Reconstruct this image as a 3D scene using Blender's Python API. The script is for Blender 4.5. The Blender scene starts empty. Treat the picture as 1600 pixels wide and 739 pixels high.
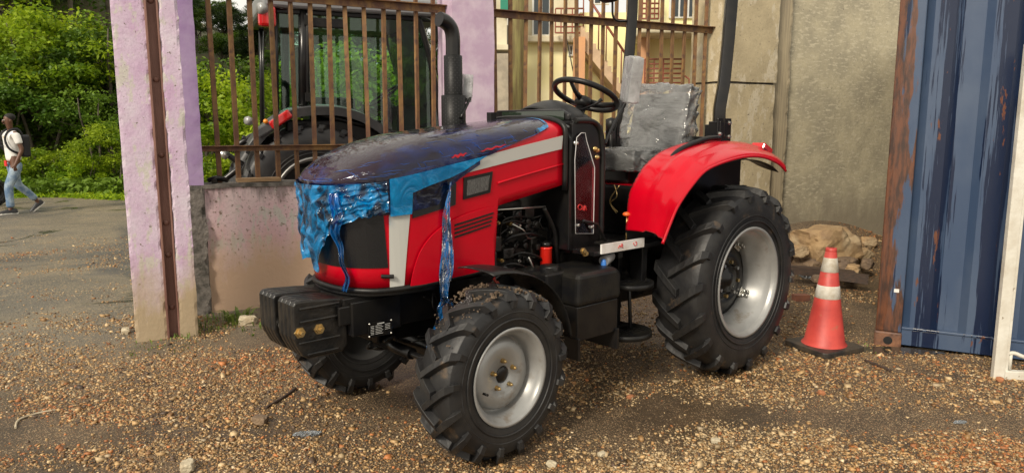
import bpy, bmesh, math, random
import numpy as np
from mathutils import Vector, Matrix, noise
random.seed(7); rng = np.random.default_rng(7)
SC = bpy.context.scene; COL = SC.collection
R = math.radians
# ------------------------------------------------------------ camera, world, sun, exposure
CAMH = 1.58; PITCH = R(8.6); FPX = 1155.0
cam = bpy.data.cameras.new('camera'); camo = bpy.data.objects.new('camera', cam); COL.objects.link(camo)
camo.location = (0, 0, CAMH); camo.rotation_euler = (R(90) - PITCH, 0, 0)
cam.sensor_fit = 'HORIZONTAL'; cam.sensor_width = 36; cam.lens = 36 * FPX / 1600; cam.clip_start = .05; cam.clip_end = 800
SC.camera = camo
SUN_EL = R(37); SUN_AZ = R(212)          # azimuth clockwise from +Y: sun behind the camera on the left
w = bpy.data.worlds.new('World'); SC.world = w; w.use_nodes = True
nt = w.node_tree; nt.nodes.clear()
out = nt.nodes.new('ShaderNodeOutputWorld'); bg = nt.nodes.new('ShaderNodeBackground')
sky = nt.nodes.new('ShaderNodeTexSky'); sky.sky_type = 'NISHITA'; sky.sun_disc = False
sky.sun_elevation = SUN_EL; sky.sun_rotation = SUN_AZ; sky.dust_density = 3
bg.inputs['Strength'].default_value = .115
tc = nt.nodes.new('ShaderNodeTexCoord'); nz = nt.nodes.new('ShaderNodeTexNoise'); nz.inputs['Scale'].default_value = 2.2; nz.inputs['Detail'].default_value = 6
mr = nt.nodes.new('ShaderNodeMapRange'); mr.inputs['From Min'].default_value = .3; mr.inputs['From Max'].default_value = .62; mr.inputs['To Min'].default_value = .72; mr.inputs['To Max'].default_value = 1
mx = nt.nodes.new('ShaderNodeMix'); mx.data_type = 'RGBA'
mx.inputs['B'].default_value = (7.2, 6.8, 6.0, 1)
nt.links.new(tc.outputs['Generated'], nz.inputs['Vector']); nt.links.new(nz.outputs['Fac'], mr.inputs['Value'])
nt.links.new(mr.outputs['Result'], mx.inputs['Factor']); nt.links.new(sky.outputs['Color'], mx.inputs['A'])
nt.links.new(mx.outputs['Result'], bg.inputs['Color']); nt.links.new(bg.outputs[0], out.inputs[0])
sun = bpy.data.lights.new('sun', 'SUN'); sun.energy = 2.7; sun.angle = R(14); sun.color = (1, .9, .75)
suno = bpy.data.objects.new('sun', sun); COL.objects.link(suno)
sd = Vector((math.sin(SUN_AZ) * math.cos(SUN_EL), math.cos(SUN_AZ) * math.cos(SUN_EL), math.sin(SUN_EL)))
suno.rotation_euler = sd.to_track_quat('Z', 'Y').to_euler(); suno.location = (-5, -5, 12)
SC.view_settings.view_transform = 'Standard'; SC.view_settings.look = 'None'
SC.view_settings.exposure = 0.40; SC.view_settings.gamma = 1; SC.view_settings.use_curve_mapping = False
SC.cycles.max_bounces = 8; SC.cycles.transparent_max_bounces = 24; SC.cycles.use_denoising = True

# ------------------------------------------------------------ measuring helpers (give real points on real planes)
_f = np.array([0, math.cos(PITCH), -math.sin(PITCH)]); _u = np.array([0, math.sin(PITCH), math.cos(PITCH)]); _r = np.array([1., 0, 0])
CP = np.array([0, 0, CAMH])
def ray(x, y): return _f + _r * (x - 800) / FPX - _u * (y - 369.5) / FPX
def ground(x, y, h=0.):
    d = ray(x, y); return CP + (h - CAMH) / d[2] * d
def at_depth(x, y, Y):
    d = ray(x, y); return CP + Y / d[1] * d
TH = R(42); FW = np.array([-math.cos(TH), -math.sin(TH), 0]); LF = np.array([math.sin(TH), -math.cos(TH), 0])
TO = np.array([.946, 5.149, 0.])
def tr(x, y, v):                       # point on the tractor's lengthwise plane at side distance v
    d = ray(x, y); t = ((TO + LF * v - CP) @ LF) / (d @ LF); p = CP + t * d - TO
    return float(p @ FW), float(p[2])
WA = R(28); WD = np.array([math.cos(WA), math.sin(WA), 0]); WN = np.array([math.sin(WA), -math.cos(WA), 0]); W0 = np.array([-2.58, 6.1, 0])
def wl(x, y, off=0.):                  # point on the wall line: distance along it, height
    d = ray(x, y); t = ((W0 + WN * off - CP) @ WN) / (d @ WN); p = CP + t * d - W0
    return float(p @ WD), float(p[2])

# ------------------------------------------------------------ materials
MATS = {}
def mat(name, base, rough=.5, metal=0., c2=None, nscale=6., namt=1., ndet=5., lo=.4, hi=.62, bump=0., bscale=40., spec=.5, coat=0., stretch=None,
        drops=0., rough2=None, c3=None, n3=1.5, lo3=.5, hi3=.7, sheen=0.):
    if name in MATS: return MATS[name]
    m = bpy.data.materials.new(name); m.use_nodes = True; t = m.node_tree; b = t.nodes['Principled BSDF']
    b.inputs['Base Color'].default_value = (*base, 1); b.inputs['Roughness'].default_value = rough; b.inputs['Metallic'].default_value = metal
    b.inputs['Specular IOR Level'].default_value = spec; b.inputs['Coat Weight'].default_value = coat; b.inputs['Coat Roughness'].default_value = .05
    b.inputs['Sheen Weight'].default_value = sheen
    co = t.nodes.new('ShaderNodeTexCoord'); src = co.outputs['Object']
    if stretch:
        mp = t.nodes.new('ShaderNodeMapping'); mp.inputs['Scale'].default_value = stretch; t.links.new(src, mp.inputs['Vector']); srcs = mp.outputs[0]
    else: srcs = src
    def noi(sc, det, s):
        n = t.nodes.new('ShaderNodeTexNoise'); n.inputs['Scale'].default_value = sc; n.inputs['Detail'].default_value = det; n.inputs['Roughness'].default_value = .6
        t.links.new(s, n.inputs['Vector']); return n.outputs['Fac']
    def rng_(v, a, b_, c=0., d=1.):
        r = t.nodes.new('ShaderNodeMapRange'); r.inputs['From Min'].default_value = a; r.inputs['From Max'].default_value = b_
        r.inputs['To Min'].default_value = c; r.inputs['To Max'].default_value = d; t.links.new(v, r.inputs['Value']); return r.outputs[0]
    def mix(f, a, b_):
        x = t.nodes.new('ShaderNodeMix'); x.data_type = 'RGBA'; t.links.new(f, x.inputs['Factor'])
        for k, v in (('A', a), ('B', b_)):
            if isinstance(v, tuple): x.inputs[k].default_value = (*v, 1)
            else: t.links.new(v, x.inputs[k])
        return x.outputs['Result']
    col = tuple(base)
    if c2:
        f = rng_(noi(nscale, ndet, srcs), lo, hi, 0, namt); col = mix(f, col, tuple(c2))
        if rough2 is not None:
            r2 = rng_(noi(nscale, ndet, srcs), lo, hi, rough, rough2); t.links.new(r2, b.inputs['Roughness'])
    if c3:
        f = rng_(noi(n3, 6, src), lo3, hi3); col = mix(f, col, tuple(c3))
    if not isinstance(col, tuple): t.links.new(col, b.inputs['Base Color'])
    last = None
    if bump:
        bp = t.nodes.new('ShaderNodeBump'); bp.inputs['Strength'].default_value = bump; bp.inputs['Distance'].default_value = .01
        t.links.new(noi(bscale, 6, srcs), bp.inputs['Height']); last = bp.outputs[0]
    if drops:
        vo = t.nodes.new('ShaderNodeTexVoronoi'); vo.inputs['Scale'].default_value = 130; t.links.new(src, vo.inputs['Vector'])
        h = rng_(vo.outputs['Distance'], .0, .38, 1, 0)
        bp = t.nodes.new('ShaderNodeBump'); bp.inputs['Strength'].default_value = drops; bp.inputs['Distance'].default_value = .002
        t.links.new(h, bp.inputs['Height'])
        if last: t.links.new(last, bp.inputs['Normal'])
        last = bp.outputs[0]
    if last: t.links.new(last, b.inputs['Normal'])
    MATS[name] = m; return m
def film(name, tint, rough, gl, bump, bscale, alpha_white=0., white=(.8, .8, .8), drops=.0, ridge=False, stretch=(1, 1, 1), lohi=(.42, .68), k=(.35, 1.8)):
    m = bpy.data.materials.new(name); m.use_nodes = True; t = m.node_tree; t.nodes.clear(); N = t.nodes.new
    o = N('ShaderNodeOutputMaterial'); tb = N('ShaderNodeBsdfTransparent'); tb.inputs[0].default_value = (*tint, 1)
    g = N('ShaderNodeBsdfGlossy'); g.inputs['Roughness'].default_value = rough; g.inputs['Color'].default_value = (1, 1, 1, 1)
    fr = N('ShaderNodeFresnel'); fr.inputs[0].default_value = gl
    co = N('ShaderNodeTexCoord'); n = N('ShaderNodeTexNoise'); n.inputs['Scale'].default_value = bscale; n.inputs['Detail'].default_value = 7; n.inputs['Distortion'].default_value = 1.2 if not ridge else .3
    if ridge: n.noise_type = 'RIDGED_MULTIFRACTAL'; n.inputs['Detail'].default_value = 3
    mp = N('ShaderNodeMapping'); mp.inputs['Scale'].default_value = stretch; t.links.new(co.outputs['Object'], mp.inputs['Vector'])
    bp = N('ShaderNodeBump'); bp.inputs['Strength'].default_value = bump; bp.inputs['Distance'].default_value = .02
    t.links.new(mp.outputs[0], n.inputs['Vector']); t.links.new(n.outputs['Fac'], bp.inputs['Height'])
    nrm = bp.outputs[0]
    if drops:
        vo = N('ShaderNodeTexVoronoi'); vo.inputs['Scale'].default_value = 110; t.links.new(co.outputs['Object'], vo.inputs['Vector'])
        r = N('ShaderNodeMapRange'); r.inputs['From Max'].default_value = .42; r.inputs['To Min'].default_value = 1; r.inputs['To Max'].default_value = 0; t.links.new(vo.outputs['Distance'], r.inputs['Value'])
        b2 = N('ShaderNodeBump'); b2.inputs['Strength'].default_value = drops; b2.inputs['Distance'].default_value = .003
        t.links.new(r.outputs[0], b2.inputs['Height']); t.links.new(nrm, b2.inputs['Normal']); nrm = b2.outputs[0]
    t.links.new(nrm, g.inputs['Normal']); t.links.new(nrm, fr.inputs['Normal'])
    base = tb.outputs[0]
    df = N('ShaderNodeBsdfDiffuse'); df.inputs[0].default_value = (*white, 1); tl = N('ShaderNodeBsdfTranslucent'); tl.inputs[0].default_value = (*white, 1)
    t.links.new(nrm, df.inputs['Normal'])
    ad = N('ShaderNodeMixShader'); ad.inputs[0].default_value = .35; t.links.new(df.outputs[0], ad.inputs[1]); t.links.new(tl.outputs[0], ad.inputs[2])
    mw = N('ShaderNodeMixShader'); t.links.new(tb.outputs[0], mw.inputs[1]); t.links.new(ad.outputs[0], mw.inputs[2])
    rr = N('ShaderNodeMapRange'); rr.inputs['From Min'].default_value = lohi[0]; rr.inputs['From Max'].default_value = lohi[1]; rr.inputs['To Min'].default_value = alpha_white * k[0]; rr.inputs['To Max'].default_value = min(1, alpha_white * k[1])
    t.links.new(n.outputs['Fac'], rr.inputs['Value']); t.links.new(rr.outputs[0], mw.inputs[0]); base = mw.outputs[0]
    ms = N('ShaderNodeMixShader'); t.links.new(fr.outputs[0], ms.inputs[0]); t.links.new(base, ms.inputs[1]); t.links.new(g.outputs[0], ms.inputs[2])
    t.links.new(ms.outputs[0], o.inputs[0]); MATS[name] = m; return m
RED = mat('red_paint', (.50, .001, .012), .24, spec=.25, coat=.16, c2=(.44, .001, .011), nscale=3, drops=.05)
SILV = mat('silver_paint', (.36, .36, .35), .36, metal=.35, c2=(.29, .29, .28), nscale=5, c3=(.17, .13, .09), n3=7, lo3=.60, hi3=.74)
WHITEP = mat('pale_stripe', (.46, .46, .43), .35, coat=.3)
BLK = mat('black_paint', (.006, .006, .007), .28, spec=.35, coat=.12, c2=(.012, .011, .010), nscale=9, bump=.05)
BLKM = mat('black_plastic', (.006, .006, .007), .40, spec=.32, c2=(.013, .012, .010), nscale=12, bump=.12, bscale=60)
CAST = mat('cast_black', (.007, .007, .007), .36, spec=.45, c2=(.020, .017, .014), nscale=14, bump=.35, bscale=35)
GRILLE = mat('grille_black', (.006, .006, .007), .3, bump=.2, bscale=150)
STEEL = mat('bright_steel', (.55, .54, .5), .3, metal=.9)
BRASS = mat('zinc_yellow', (.62, .42, .16), .32, metal=.85, c2=(.4, .3, .15), nscale=30)
RUB = mat('tyre_rubber', (.009, .009, .010), .5, c2=(.021, .020, .019), nscale=7, bump=.25, bscale=25, spec=.5, c3=(.08, .055, .035), n3=9, lo3=.62, hi3=.72)
RUBC = mat('tyre_rubber_clean', (.017, .017, .019), .45, c2=(.03, .029, .028), nscale=6, bump=.15, bscale=25, spec=.5)
ORANGE = mat('orange_knob', (.7, .12, .02), .4)
LENS = mat('red_lens', (.5, .01, .01), .12, coat=.8)
GLASSD = None

# ------------------------------------------------------------ mesh builder
class MB:
    def __init__(s): s.v = []; s.f = []; s.sm = []
    def add(s, vs, fs, smooth=False):
        k = len(s.v); s.v += [tuple(float(c) for c in p) for p in vs]; s.f += [tuple(i + k for i in f) for f in fs]; s.sm += [smooth] * len(fs); return s
    def box(s, x0, x1, y0, y1, z0, z1, M=None):
        vs = [Vector((x, y, z)) for x in (x0, x1) for y in (y0, y1) for z in (z0, z1)]
        if M: vs = [M @ v for v in vs]
        return s.add(vs, [(0, 1, 3, 2), (4, 6, 7, 5), (0, 4, 5, 1), (2, 3, 7, 6), (0, 2, 6, 4), (1, 5, 7, 3)])
    def prism(s, poly, fn, d0, d1, smooth=False):
        n = len(poly); vs = [fn(a, b, d0) for a, b in poly] + [fn(a, b, d1) for a, b in poly]
        s.add(vs, [tuple(range(n))[::-1], tuple(range(n, 2 * n))]); k = len(s.v) - 2 * n
        for i in range(n):
            j = (i + 1) % n; s.f.append((k + i, k + j, k + n + j, k + n + i)); s.sm.append(smooth)
        return s
    def tube(s, pts, r, n=8, closed=False, caps=True, flat=1.):
        P = [Vector(p) for p in pts]; m = len(P); rs = r if hasattr(r, '__len__') else [r] * m
        vs = []; prev = None
        for i, p in enumerate(P):
            if closed: d = P[(i + 1) % m] - P[i - 1]
            else: d = P[min(i + 1, m - 1)] - P[max(i - 1, 0)]
            d.normalize()
            if prev is None:
                a = Vector((0, 0, 1)) if abs(d.z) < .9 else Vector((1, 0, 0)); prev = (a - d * a.dot(d)).normalized()
            else:
                prev = (prev - d * prev.dot(d));  prev = prev.normalized() if prev.length > 1e-6 else Vector((1, 0, 0))
            q = d.cross(prev)
            for k in range(n):
                t = 2 * math.pi * k / n; vs.append(p + prev * (rs[i] * math.cos(t)) + q * (rs[i] * flat * math.sin(t)))
        fs = []
        for i in range(m if closed else m - 1):
            for k in range(n):
                a = i * n + k; b = i * n + (k + 1) % n; c = ((i + 1) % m) * n + (k + 1) % n; d_ = ((i + 1) % m) * n + k; fs.append((a, b, c, d_))
        s.add(vs, fs, True)
        if caps and not closed:
            k = len(s.v) - m * n; s.f += [tuple(range(k, k + n))[::-1], tuple(range(k + (m - 1) * n, k + m * n))]; s.sm += [False, False]
        return s
    def lathe(s, prof, M, n=48, closed=False, smooth=True):
        vs = []; m = len(prof)                      # prof: (radius, height along local z)
        for r, h in prof:
            for k in range(n):
                t = 2 * math.pi * k / n; vs.append(M @ Vector((r * math.cos(t), r * math.sin(t), h)))
        fs = [(i * n + k, i * n + (k + 1) % n, ((i + 1) % m) * n + (k + 1) % n, ((i + 1) % m) * n + k) for i in range(m if closed else m - 1) for k in range(n)]
        return s.add(vs, fs, smooth)
    def grid(s, fn, nu, nv, smooth=True):
        vs = [fn(i / nu, j / nv) for i in range(nu + 1) for j in range(nv + 1)]
        return s.add(vs, [(i * (nv + 1) + j, (i + 1) * (nv + 1) + j, (i + 1) * (nv + 1) + j + 1, i * (nv + 1) + j + 1) for i in range(nu) for j in range(nv)], smooth)
    def build(s, name, m, parent=None, bevel=0, solid=0, subsurf=0, seg=2, weld=False):
        me = bpy.data.meshes.new(name); me.from_pydata(s.v, [], s.f); me.update()
        me.polygons.foreach_set('use_smooth', s.sm); me.materials.append(m)
        bm = bmesh.new(); bm.from_mesh(me)
        if weld: bmesh.ops.remove_doubles(bm, verts=bm.verts, dist=1e-5)
        bmesh.ops.recalc_face_normals(bm, faces=bm.faces); bm.to_mesh(me); bm.free()
        o = bpy.data.objects.new(name, me); COL.objects.link(o)
        if parent: o.parent = parent
        if solid: d = o.modifiers.new('solid', 'SOLIDIFY'); d.thickness = solid; d.offset = -1
        if subsurf: d = o.modifiers.new('sub', 'SUBSURF'); d.levels = d.render_levels = subsurf
        if bevel:
            d = o.modifiers.new('bevel', 'BEVEL'); d.width = bevel; d.segments = seg; d.limit_method = 'ANGLE'; d.angle_limit = R(35)
        return o
def empty(name, loc=(0, 0, 0), rz=0, parent=None):
    o = bpy.data.objects.new(name, None); COL.objects.link(o); o.location = tuple(float(c) for c in loc); o.rotation_euler = (0, 0, rz); o.empty_display_size = .1
    if parent: o.parent = parent
    return o
def tag(o, label=None, cat=None, group=None, kind=None):
    if label: o['label'] = label
    if cat: o['category'] = cat
    if group: o['group'] = group
    if kind: o['kind'] = kind
    return o
def copy_tree(o, parent=None):
    c = o.copy(); COL.objects.link(c)
    if parent: c.parent = parent
    for ch in list(o.children): copy_tree(ch, c)
    return c
def M3(ax, c):                        # matrix: local z -> ax, placed at c
    return Matrix.Translation(Vector([float(q) for q in c])) @ Vector([float(q) for q in ax]).to_track_quat('Z', 'Y').to_matrix().to_4x4()
def smoothpath(pts, k=6):
    P = [np.array(p, float) for p in pts]; o = []
    for i in range(len(P) - 1):
        a = P[max(i - 1, 0)]; b = P[i]; c = P[i + 1]; d = P[min(i + 2, len(P) - 1)]
        for j in range(k):
            t = j / k; o.append(.5 * ((2 * b) + (c - a) * t + (2 * a - 5 * b + 4 * c - d) * t * t + (3 * b - a - 3 * c + d) * t ** 3))
    o.append(P[-1]); return o
def textmesh(name, body, size, m, parent=None, M=None, ext=.0008):
    cu = bpy.data.curves.new(name, 'FONT'); cu.body = body; cu.size = size; cu.extrude = ext; cu.align_x = 'CENTER'; cu.align_y = 'CENTER'
    o = bpy.data.objects.new(name, cu); COL.objects.link(o); dg = bpy.context.evaluated_depsgraph_get()
    me = bpy.data.meshes.new_from_object(o.evaluated_get(dg)); bpy.data.objects.remove(o)
    if M: me.transform(M)
    me.materials.clear(); me.materials.append(m)
    o = bpy.data.objects.new(name, me); COL.objects.link(o)
    if parent: o.parent = parent
    return o
# ------------------------------------------------------------ GROUND
def sstep(a, b, x):
    t = min(1, max(0, (x - a) / (b - a))); return t * t * (3 - 2 * t)
RB = at_depth(1300, 400, 8.3)
def gh(x, y):
    h = .022 * (noise.noise(Vector((x * .7, y * .7, 1))) ) + .010 * noise.noise(Vector((x * 2.3, y * 2.3, 4)))
    h *= sstep(40, 20, abs(x) + abs(y))
    # rubble bank against the concrete wall
    d = math.hypot((x - 3.7) / 1.3, (y - 8.75) / .9)
    h += .42 * sstep(1.15, .1, d)
    d = math.hypot((x + .6 - .0) / 1.5, (y - 4.75) / .5); h += .015 * sstep(1, 0, d)
    d = math.hypot((x - 3.1) / .9, (y - 5.2) / .30); h -= .02 * sstep(1, .2, d)
    return h
def axis(a0, a1, st, far, g=1.22):
    c = list(np.arange(a0, a1 + 1e-6, st)); s_ = st; x = a1
    while x < far: s_ *= g; x += s_; c.append(x)
    s_ = st; x = a0; lo = []
    while x > -far: s_ *= g; x -= s_; lo.append(x)
    return lo[::-1] + c
gx = axis(-5.5, 6, .06, 150); gy = axis(2, 10, .06, 150)
b = MB(); b.v = [(x, y, gh(x, y) if abs(x) < 12 and y < 20 else -.03) for x in gx for y in gy]
ny = len(gy); b.f = [(i * ny + j, (i + 1) * ny + j, (i + 1) * ny + j + 1, i * ny + j + 1) for i in range(len(gx) - 1) for j in range(ny - 1)]; b.sm = [True] * len(b.f)
def ground_mat():
    m = bpy.data.materials.new('wet_ground'); m.use_nodes = True; t = m.node_tree; N = t.nodes.new; L = t.links.new; P = t.nodes['Principled BSDF']
    co = N('ShaderNodeTexCoord').outputs['Object']; sep = N('ShaderNodeSeparateXYZ'); L(co, sep.inputs[0])
    def noi(sc, det=5, dist=0., rough=.6):
        n = N('ShaderNodeTexNoise'); n.inputs['Scale'].default_value = sc; n.inputs['Detail'].default_value = det; n.inputs['Distortion'].default_value = dist; n.inputs['Roughness'].default_value = rough; L(co, n.inputs['Vector']); return n.outputs['Fac']
    def rg(v, a, b_, c=0., d=1., sm=False):
        r = N('ShaderNodeMapRange'); r.inputs['From Min'].default_value = a; r.inputs['From Max'].default_value = b_; r.inputs['To Min'].default_value = c; r.inputs['To Max'].default_value = d
        if sm: r.interpolation_type = 'SMOOTHSTEP'
        L(v, r.inputs['Value']); return r.outputs[0]
    def mth(op, a, b_):
        x = N('ShaderNodeMath'); x.operation = op
        for k, v in ((0, a), (1, b_)):
            if isinstance(v, (int, float)): x.inputs[k].default_value = v
            else: L(v, x.inputs[k])
        return x.outputs[0]
    def mix(f, a, b_):
        x = N('ShaderNodeMix'); x.data_type = 'RGBA'; L(f, x.inputs['Factor'])
        for k, v in (('A', a), ('B', b_)):
            if isinstance(v, tuple): x.inputs[k].default_value = (*v, 1)
            else: L(v, x.inputs[k])
        return x.outputs['Result']
    big = noi(.55, 5, .6); mid = noi(2.6, 6, .4); fine = noi(60, 4); vf = noi(220, 3)
    earth = mix(rg(mid, .38, .66), (.018, .014, .011), (.060, .039, .022))
    earth = mix(rg(vf, .42, .68), earth, (.14, .095, .052))
    # aggregate: two sizes of pale chips in dark fines
    def chips(sc, r0, dens):
        vo = N('ShaderNodeTexVoronoi'); vo.inputs['Scale'].default_value = sc; L(co, vo.inputs['Vector'])
        d = rg(vo.outputs['Distance'], r0 * .7, r0, 1, 0); s2 = N('ShaderNodeSeparateColor'); L(vo.outputs['Color'], s2.inputs[0])
        keep = mth('LESS_THAN', s2.outputs[0], dens); f = mth('MULTIPLY', d, keep)
        c = mix(s2.outputs[1], (.42, .31, .18), (.26, .15, .075)); return f, c, vo
    dens = rg(mth('ADD', mth('MULTIPLY', big, .6), mth('MULTIPLY', mid, .4)), .42, .56, .12, .85)
    f1, c1, v1 = chips(75, .42, dens); f2, c2, v2 = chips(150, .45, dens)
    colr = mix(f2, earth, c2); colr = mix(f1, colr, c1)
    # road beyond the pillar: smoother worn asphalt
    edge = mth('ADD', mth('MULTIPLY', sep.outputs[0], -.55), mth('MULTIPLY', sep.outputs[1], .8))
    edge = mth('ADD', edge, mth('MULTIPLY', mid, 1.2))
    road = rg(edge, 5.1, 7.0, sm=True)
    rb = noi(.8, 6, .8); rc = mix(rg(rb, .40, .62), (.085, .080, .070), (.19, .155, .105)); rc = mix(rg(vf, .48, .62), rc, (.34, .29, .20)); rc = mix(rg(noi(95, 3), .54, .62), rc, (.05, .045, .04))
    rc = mix(rg(noi(.35, 3, 1.), .52, .6), rc, (.085, .08, .07))
    f3, c3, v3 = chips(38, .40, rg(noi(.9, 6, 1.), .42, .60, .05, .75)); rc = mix(f3, rc, mix(rg(v3.outputs['Distance'], 0, .4), (.42, .33, .20), (.30, .22, .13)))
    pud = rg(noi(.45, 4, 1.2), .60, .63); rc = mix(pud, rc, (.05, .048, .042))
    colr = mix(road, colr, rc); L(colr, P.inputs['Base Color'])
    wet = rg(big, .40, .60, .34, .75); wetr = rg(noi(.45, 4, 1.2), .58, .63, .55, .08)
    x = N('ShaderNodeMix'); L(road, x.inputs['Factor']); L(wet, x.inputs['A']); L(wetr, x.inputs['B']); L(x.outputs['Result'], P.inputs['Roughness'])
    P.inputs['Specular IOR Level'].default_value = .45
    h = mth('ADD', mth('MULTIPLY', f1, .9), mth('MULTIPLY', f2, .4)); h = mth('ADD', h, mth('MULTIPLY', fine, .8)); h = mth('ADD', h, mth('MULTIPLY', mid, 1.5))
    bp = N('ShaderNodeBump'); bp.inputs['Strength'].default_value = .8; bp.inputs['Distance'].default_value = .008; L(h, bp.inputs['Height']); L(bp.outputs[0], P.inputs['Normal'])
    return m
g = b.build('ground', ground_mat()); tag(g, kind='structure')

# loose gravel: angular little stones with their own colours
def gravel(n, name, seed):
    r = np.random.default_rng(seed)
    Y = 3.0 + (r.random(n) ** 1.5) * 7.5; X = (r.random(n) * 2 - 1) * (Y * .80 + .3)
    keep = np.zeros(n, bool); tint = np.zeros(n)
    for i in range(n):
        x, y = X[i], Y[i]
        a = noise.noise(Vector((x * .8, y * 1.3, 7))) + .5 * noise.noise(Vector((x * 2.4, y * 3.1, 2))) + .25 * noise.noise(Vector((x * 7, y * 7, 2)))
        a += .35 * math.exp(-(((x - 3.2) / 1.3) ** 2 + ((y - 4.3) / .6) ** 2)) + .4 * math.exp(-(((x + 2.0) / 1.) ** 2 + ((y - 4.6) / .5) ** 2))
        a -= .55 * math.exp(-(((y - 3.95 + .05 * x) / .16) ** 2)) * sstep(.3, 1.2, x)      # bare wheel track on the right
        a -= .5 * math.exp(-(((y - 3.62) / .12) ** 2)) * sstep(-1, -2, x)
        rf = sstep(-1.7, -2.9, x) * sstep(4.6, 6.3, y + .5 * noise.noise(Vector((x * .9, y * .9, 5))))
        a -= rf * .31
        if x < -2.3 and y > 5.2: a -= -.40 * math.exp(-((y - 8.7 - .12 * (x + 6)) / .45) ** 2) - .15 * math.exp(-((y - 7.0) / .3) ** 2)
        keep[i] = a > r.normal(.04, .22); tint[i] = .5 + .9 * noise.noise(Vector((x * .6, y * .9, 11))) + .35 * math.exp(-(((x + 1.8) / .9) ** 2 + ((y - 4.55) / .35) ** 2)) + .3 * math.exp(-(((x - 3.2) / 1.2) ** 2 + ((y - 4.5) / .6) ** 2))
    X, Y, tint = X[keep], Y[keep], tint[keep]; n = len(X)
    s = np.exp(r.normal(math.log(.0037), .50, n)).clip(.0018, .022)
    cube = np.array([(x, y, z) for x in (-1, 1) for y in (-1, 1) for z in (-1, 1)], float)
    V = cube[None] * (1 + r.normal(0, .36, (n, 8, 3))) * s[:, None, None] * r.uniform(.6, 1.25, (n, 1, 3)) * .8
    V[:, :, 2] *= .65
    a = r.uniform(0, 6.28, n); t = r.normal(0, .35, n); ca, sa, ct, st = np.cos(a), np.sin(a), np.cos(t), np.sin(t)
    x, y, z = V[..., 0].copy(), V[..., 1].copy(), V[..., 2].copy()
    y, z = y * ct[:, None] - z * st[:, None], y * st[:, None] + z * ct[:, None]
    V[..., 0] = x * ca[:, None] - y * sa[:, None] + X[:, None]; V[..., 1] = x * sa[:, None] + y * ca[:, None] + Y[:, None]
    Z = np.array([gh(p, q) for p, q in zip(X, Y)]); V[..., 2] = z + (Z + s * .22)[:, None]
    F = np.array([(0, 1, 3, 2), (4, 6, 7, 5), (0, 4, 5, 1), (2, 3, 7, 6), (0, 2, 6, 4), (1, 5, 7, 3)])
    F = (F[None] + 8 * np.arange(n)[:, None, None]).reshape(-1, 4)
    me = bpy.data.meshes.new(name); me.vertices.add(8 * n); me.vertices.foreach_set('co', V.reshape(-1)); me.loops.add(F.size); me.loops.foreach_set('vertex_index', F.reshape(-1).astype(np.int32))
    me.polygons.add(len(F)); me.polygons.foreach_set('loop_start', np.arange(0, F.size, 4, dtype=np.int32)); me.update(calc_edges=True)
    pal = np.array([(.46, .32, .16), (.36, .22, .095), (.52, .41, .25), (.25, .14, .06), (.42, .17, .06), (.10, .07, .05), (.60, .50, .35)])
    u = r.random(n); k = np.where(u < .30, 0, np.where(u < .52, 1, np.where(u < .66, 2, np.where(u < .80, 3, np.where(u < .85, 4, np.where(u < .95, 5, 6))))))
    k = np.where((r.random(n) < (tint - .62).clip(0, .6)), 4, k); k = np.where((r.random(n) < (.45 - tint).clip(0, .6)), 2, k)
    c = pal[k] * r.uniform(.45, 1.25, (n, 1)) * np.array([1.0, .92, .82]); col = np.ones((n, 8, 4)); col[..., :3] = c[:, None]
    at = me.color_attributes.new('stone', 'FLOAT_COLOR', 'POINT'); at.data.foreach_set('color', col.reshape(-1).astype(np.float32))
    m = bpy.data.materials.new('gravel'); m.use_nodes = True; t_ = m.node_tree; P = t_.nodes['Principled BSDF']; A = t_.nodes.new('ShaderNodeAttribute'); A.attribute_name = 'stone'
    t_.links.new(A.outputs['Color'], P.inputs['Base Color']); P.inputs['Roughness'].default_value = .5
    me.materials.append(m); o = bpy.data.objects.new(name, me); COL.objects.link(o); return o
tag(gravel(330000, 'gravel', 3), 'loose wet tan and orange gravel strewn over the dark ground', 'gravel', kind='stuff')

WATER = mat('puddle_water', (.030, .024, .017), .04, c2=(.045, .035, .022), nscale=3, spec=.6)
def puddle(cx_, cy_, rx, ry, seed, z):
    b = MB(); n_ = 48; P_ = []
    for k in range(n_):
        a = 6.283 * k / n_; q = 1 + .45 * noise.noise(Vector((math.cos(a) * 1.6, math.sin(a) * 1.6, seed))) + .2 * noise.noise(Vector((math.cos(a) * 5, math.sin(a) * 5, seed))); P_.append((cx_ + rx * q * math.cos(a), cy_ + ry * q * math.sin(a), z))
    b.add(P_, [tuple(range(n_))]); o = b.build('puddle', WATER); tag(o, kind='structure')
q = ground(1405, 549); puddle(q[0], q[1] - .02, .34, .09, 8, gh(q[0], q[1]) + .008)
# ------------------------------------------------------------ THE RED TRACTOR (local x forward, y to its left side, z up)
trac = empty('tractor', TO, TH + math.pi)
tag(trac, 'small red farm tractor with blue protective film on its bonnet, open platform and no cab', 'tractor')
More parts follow.
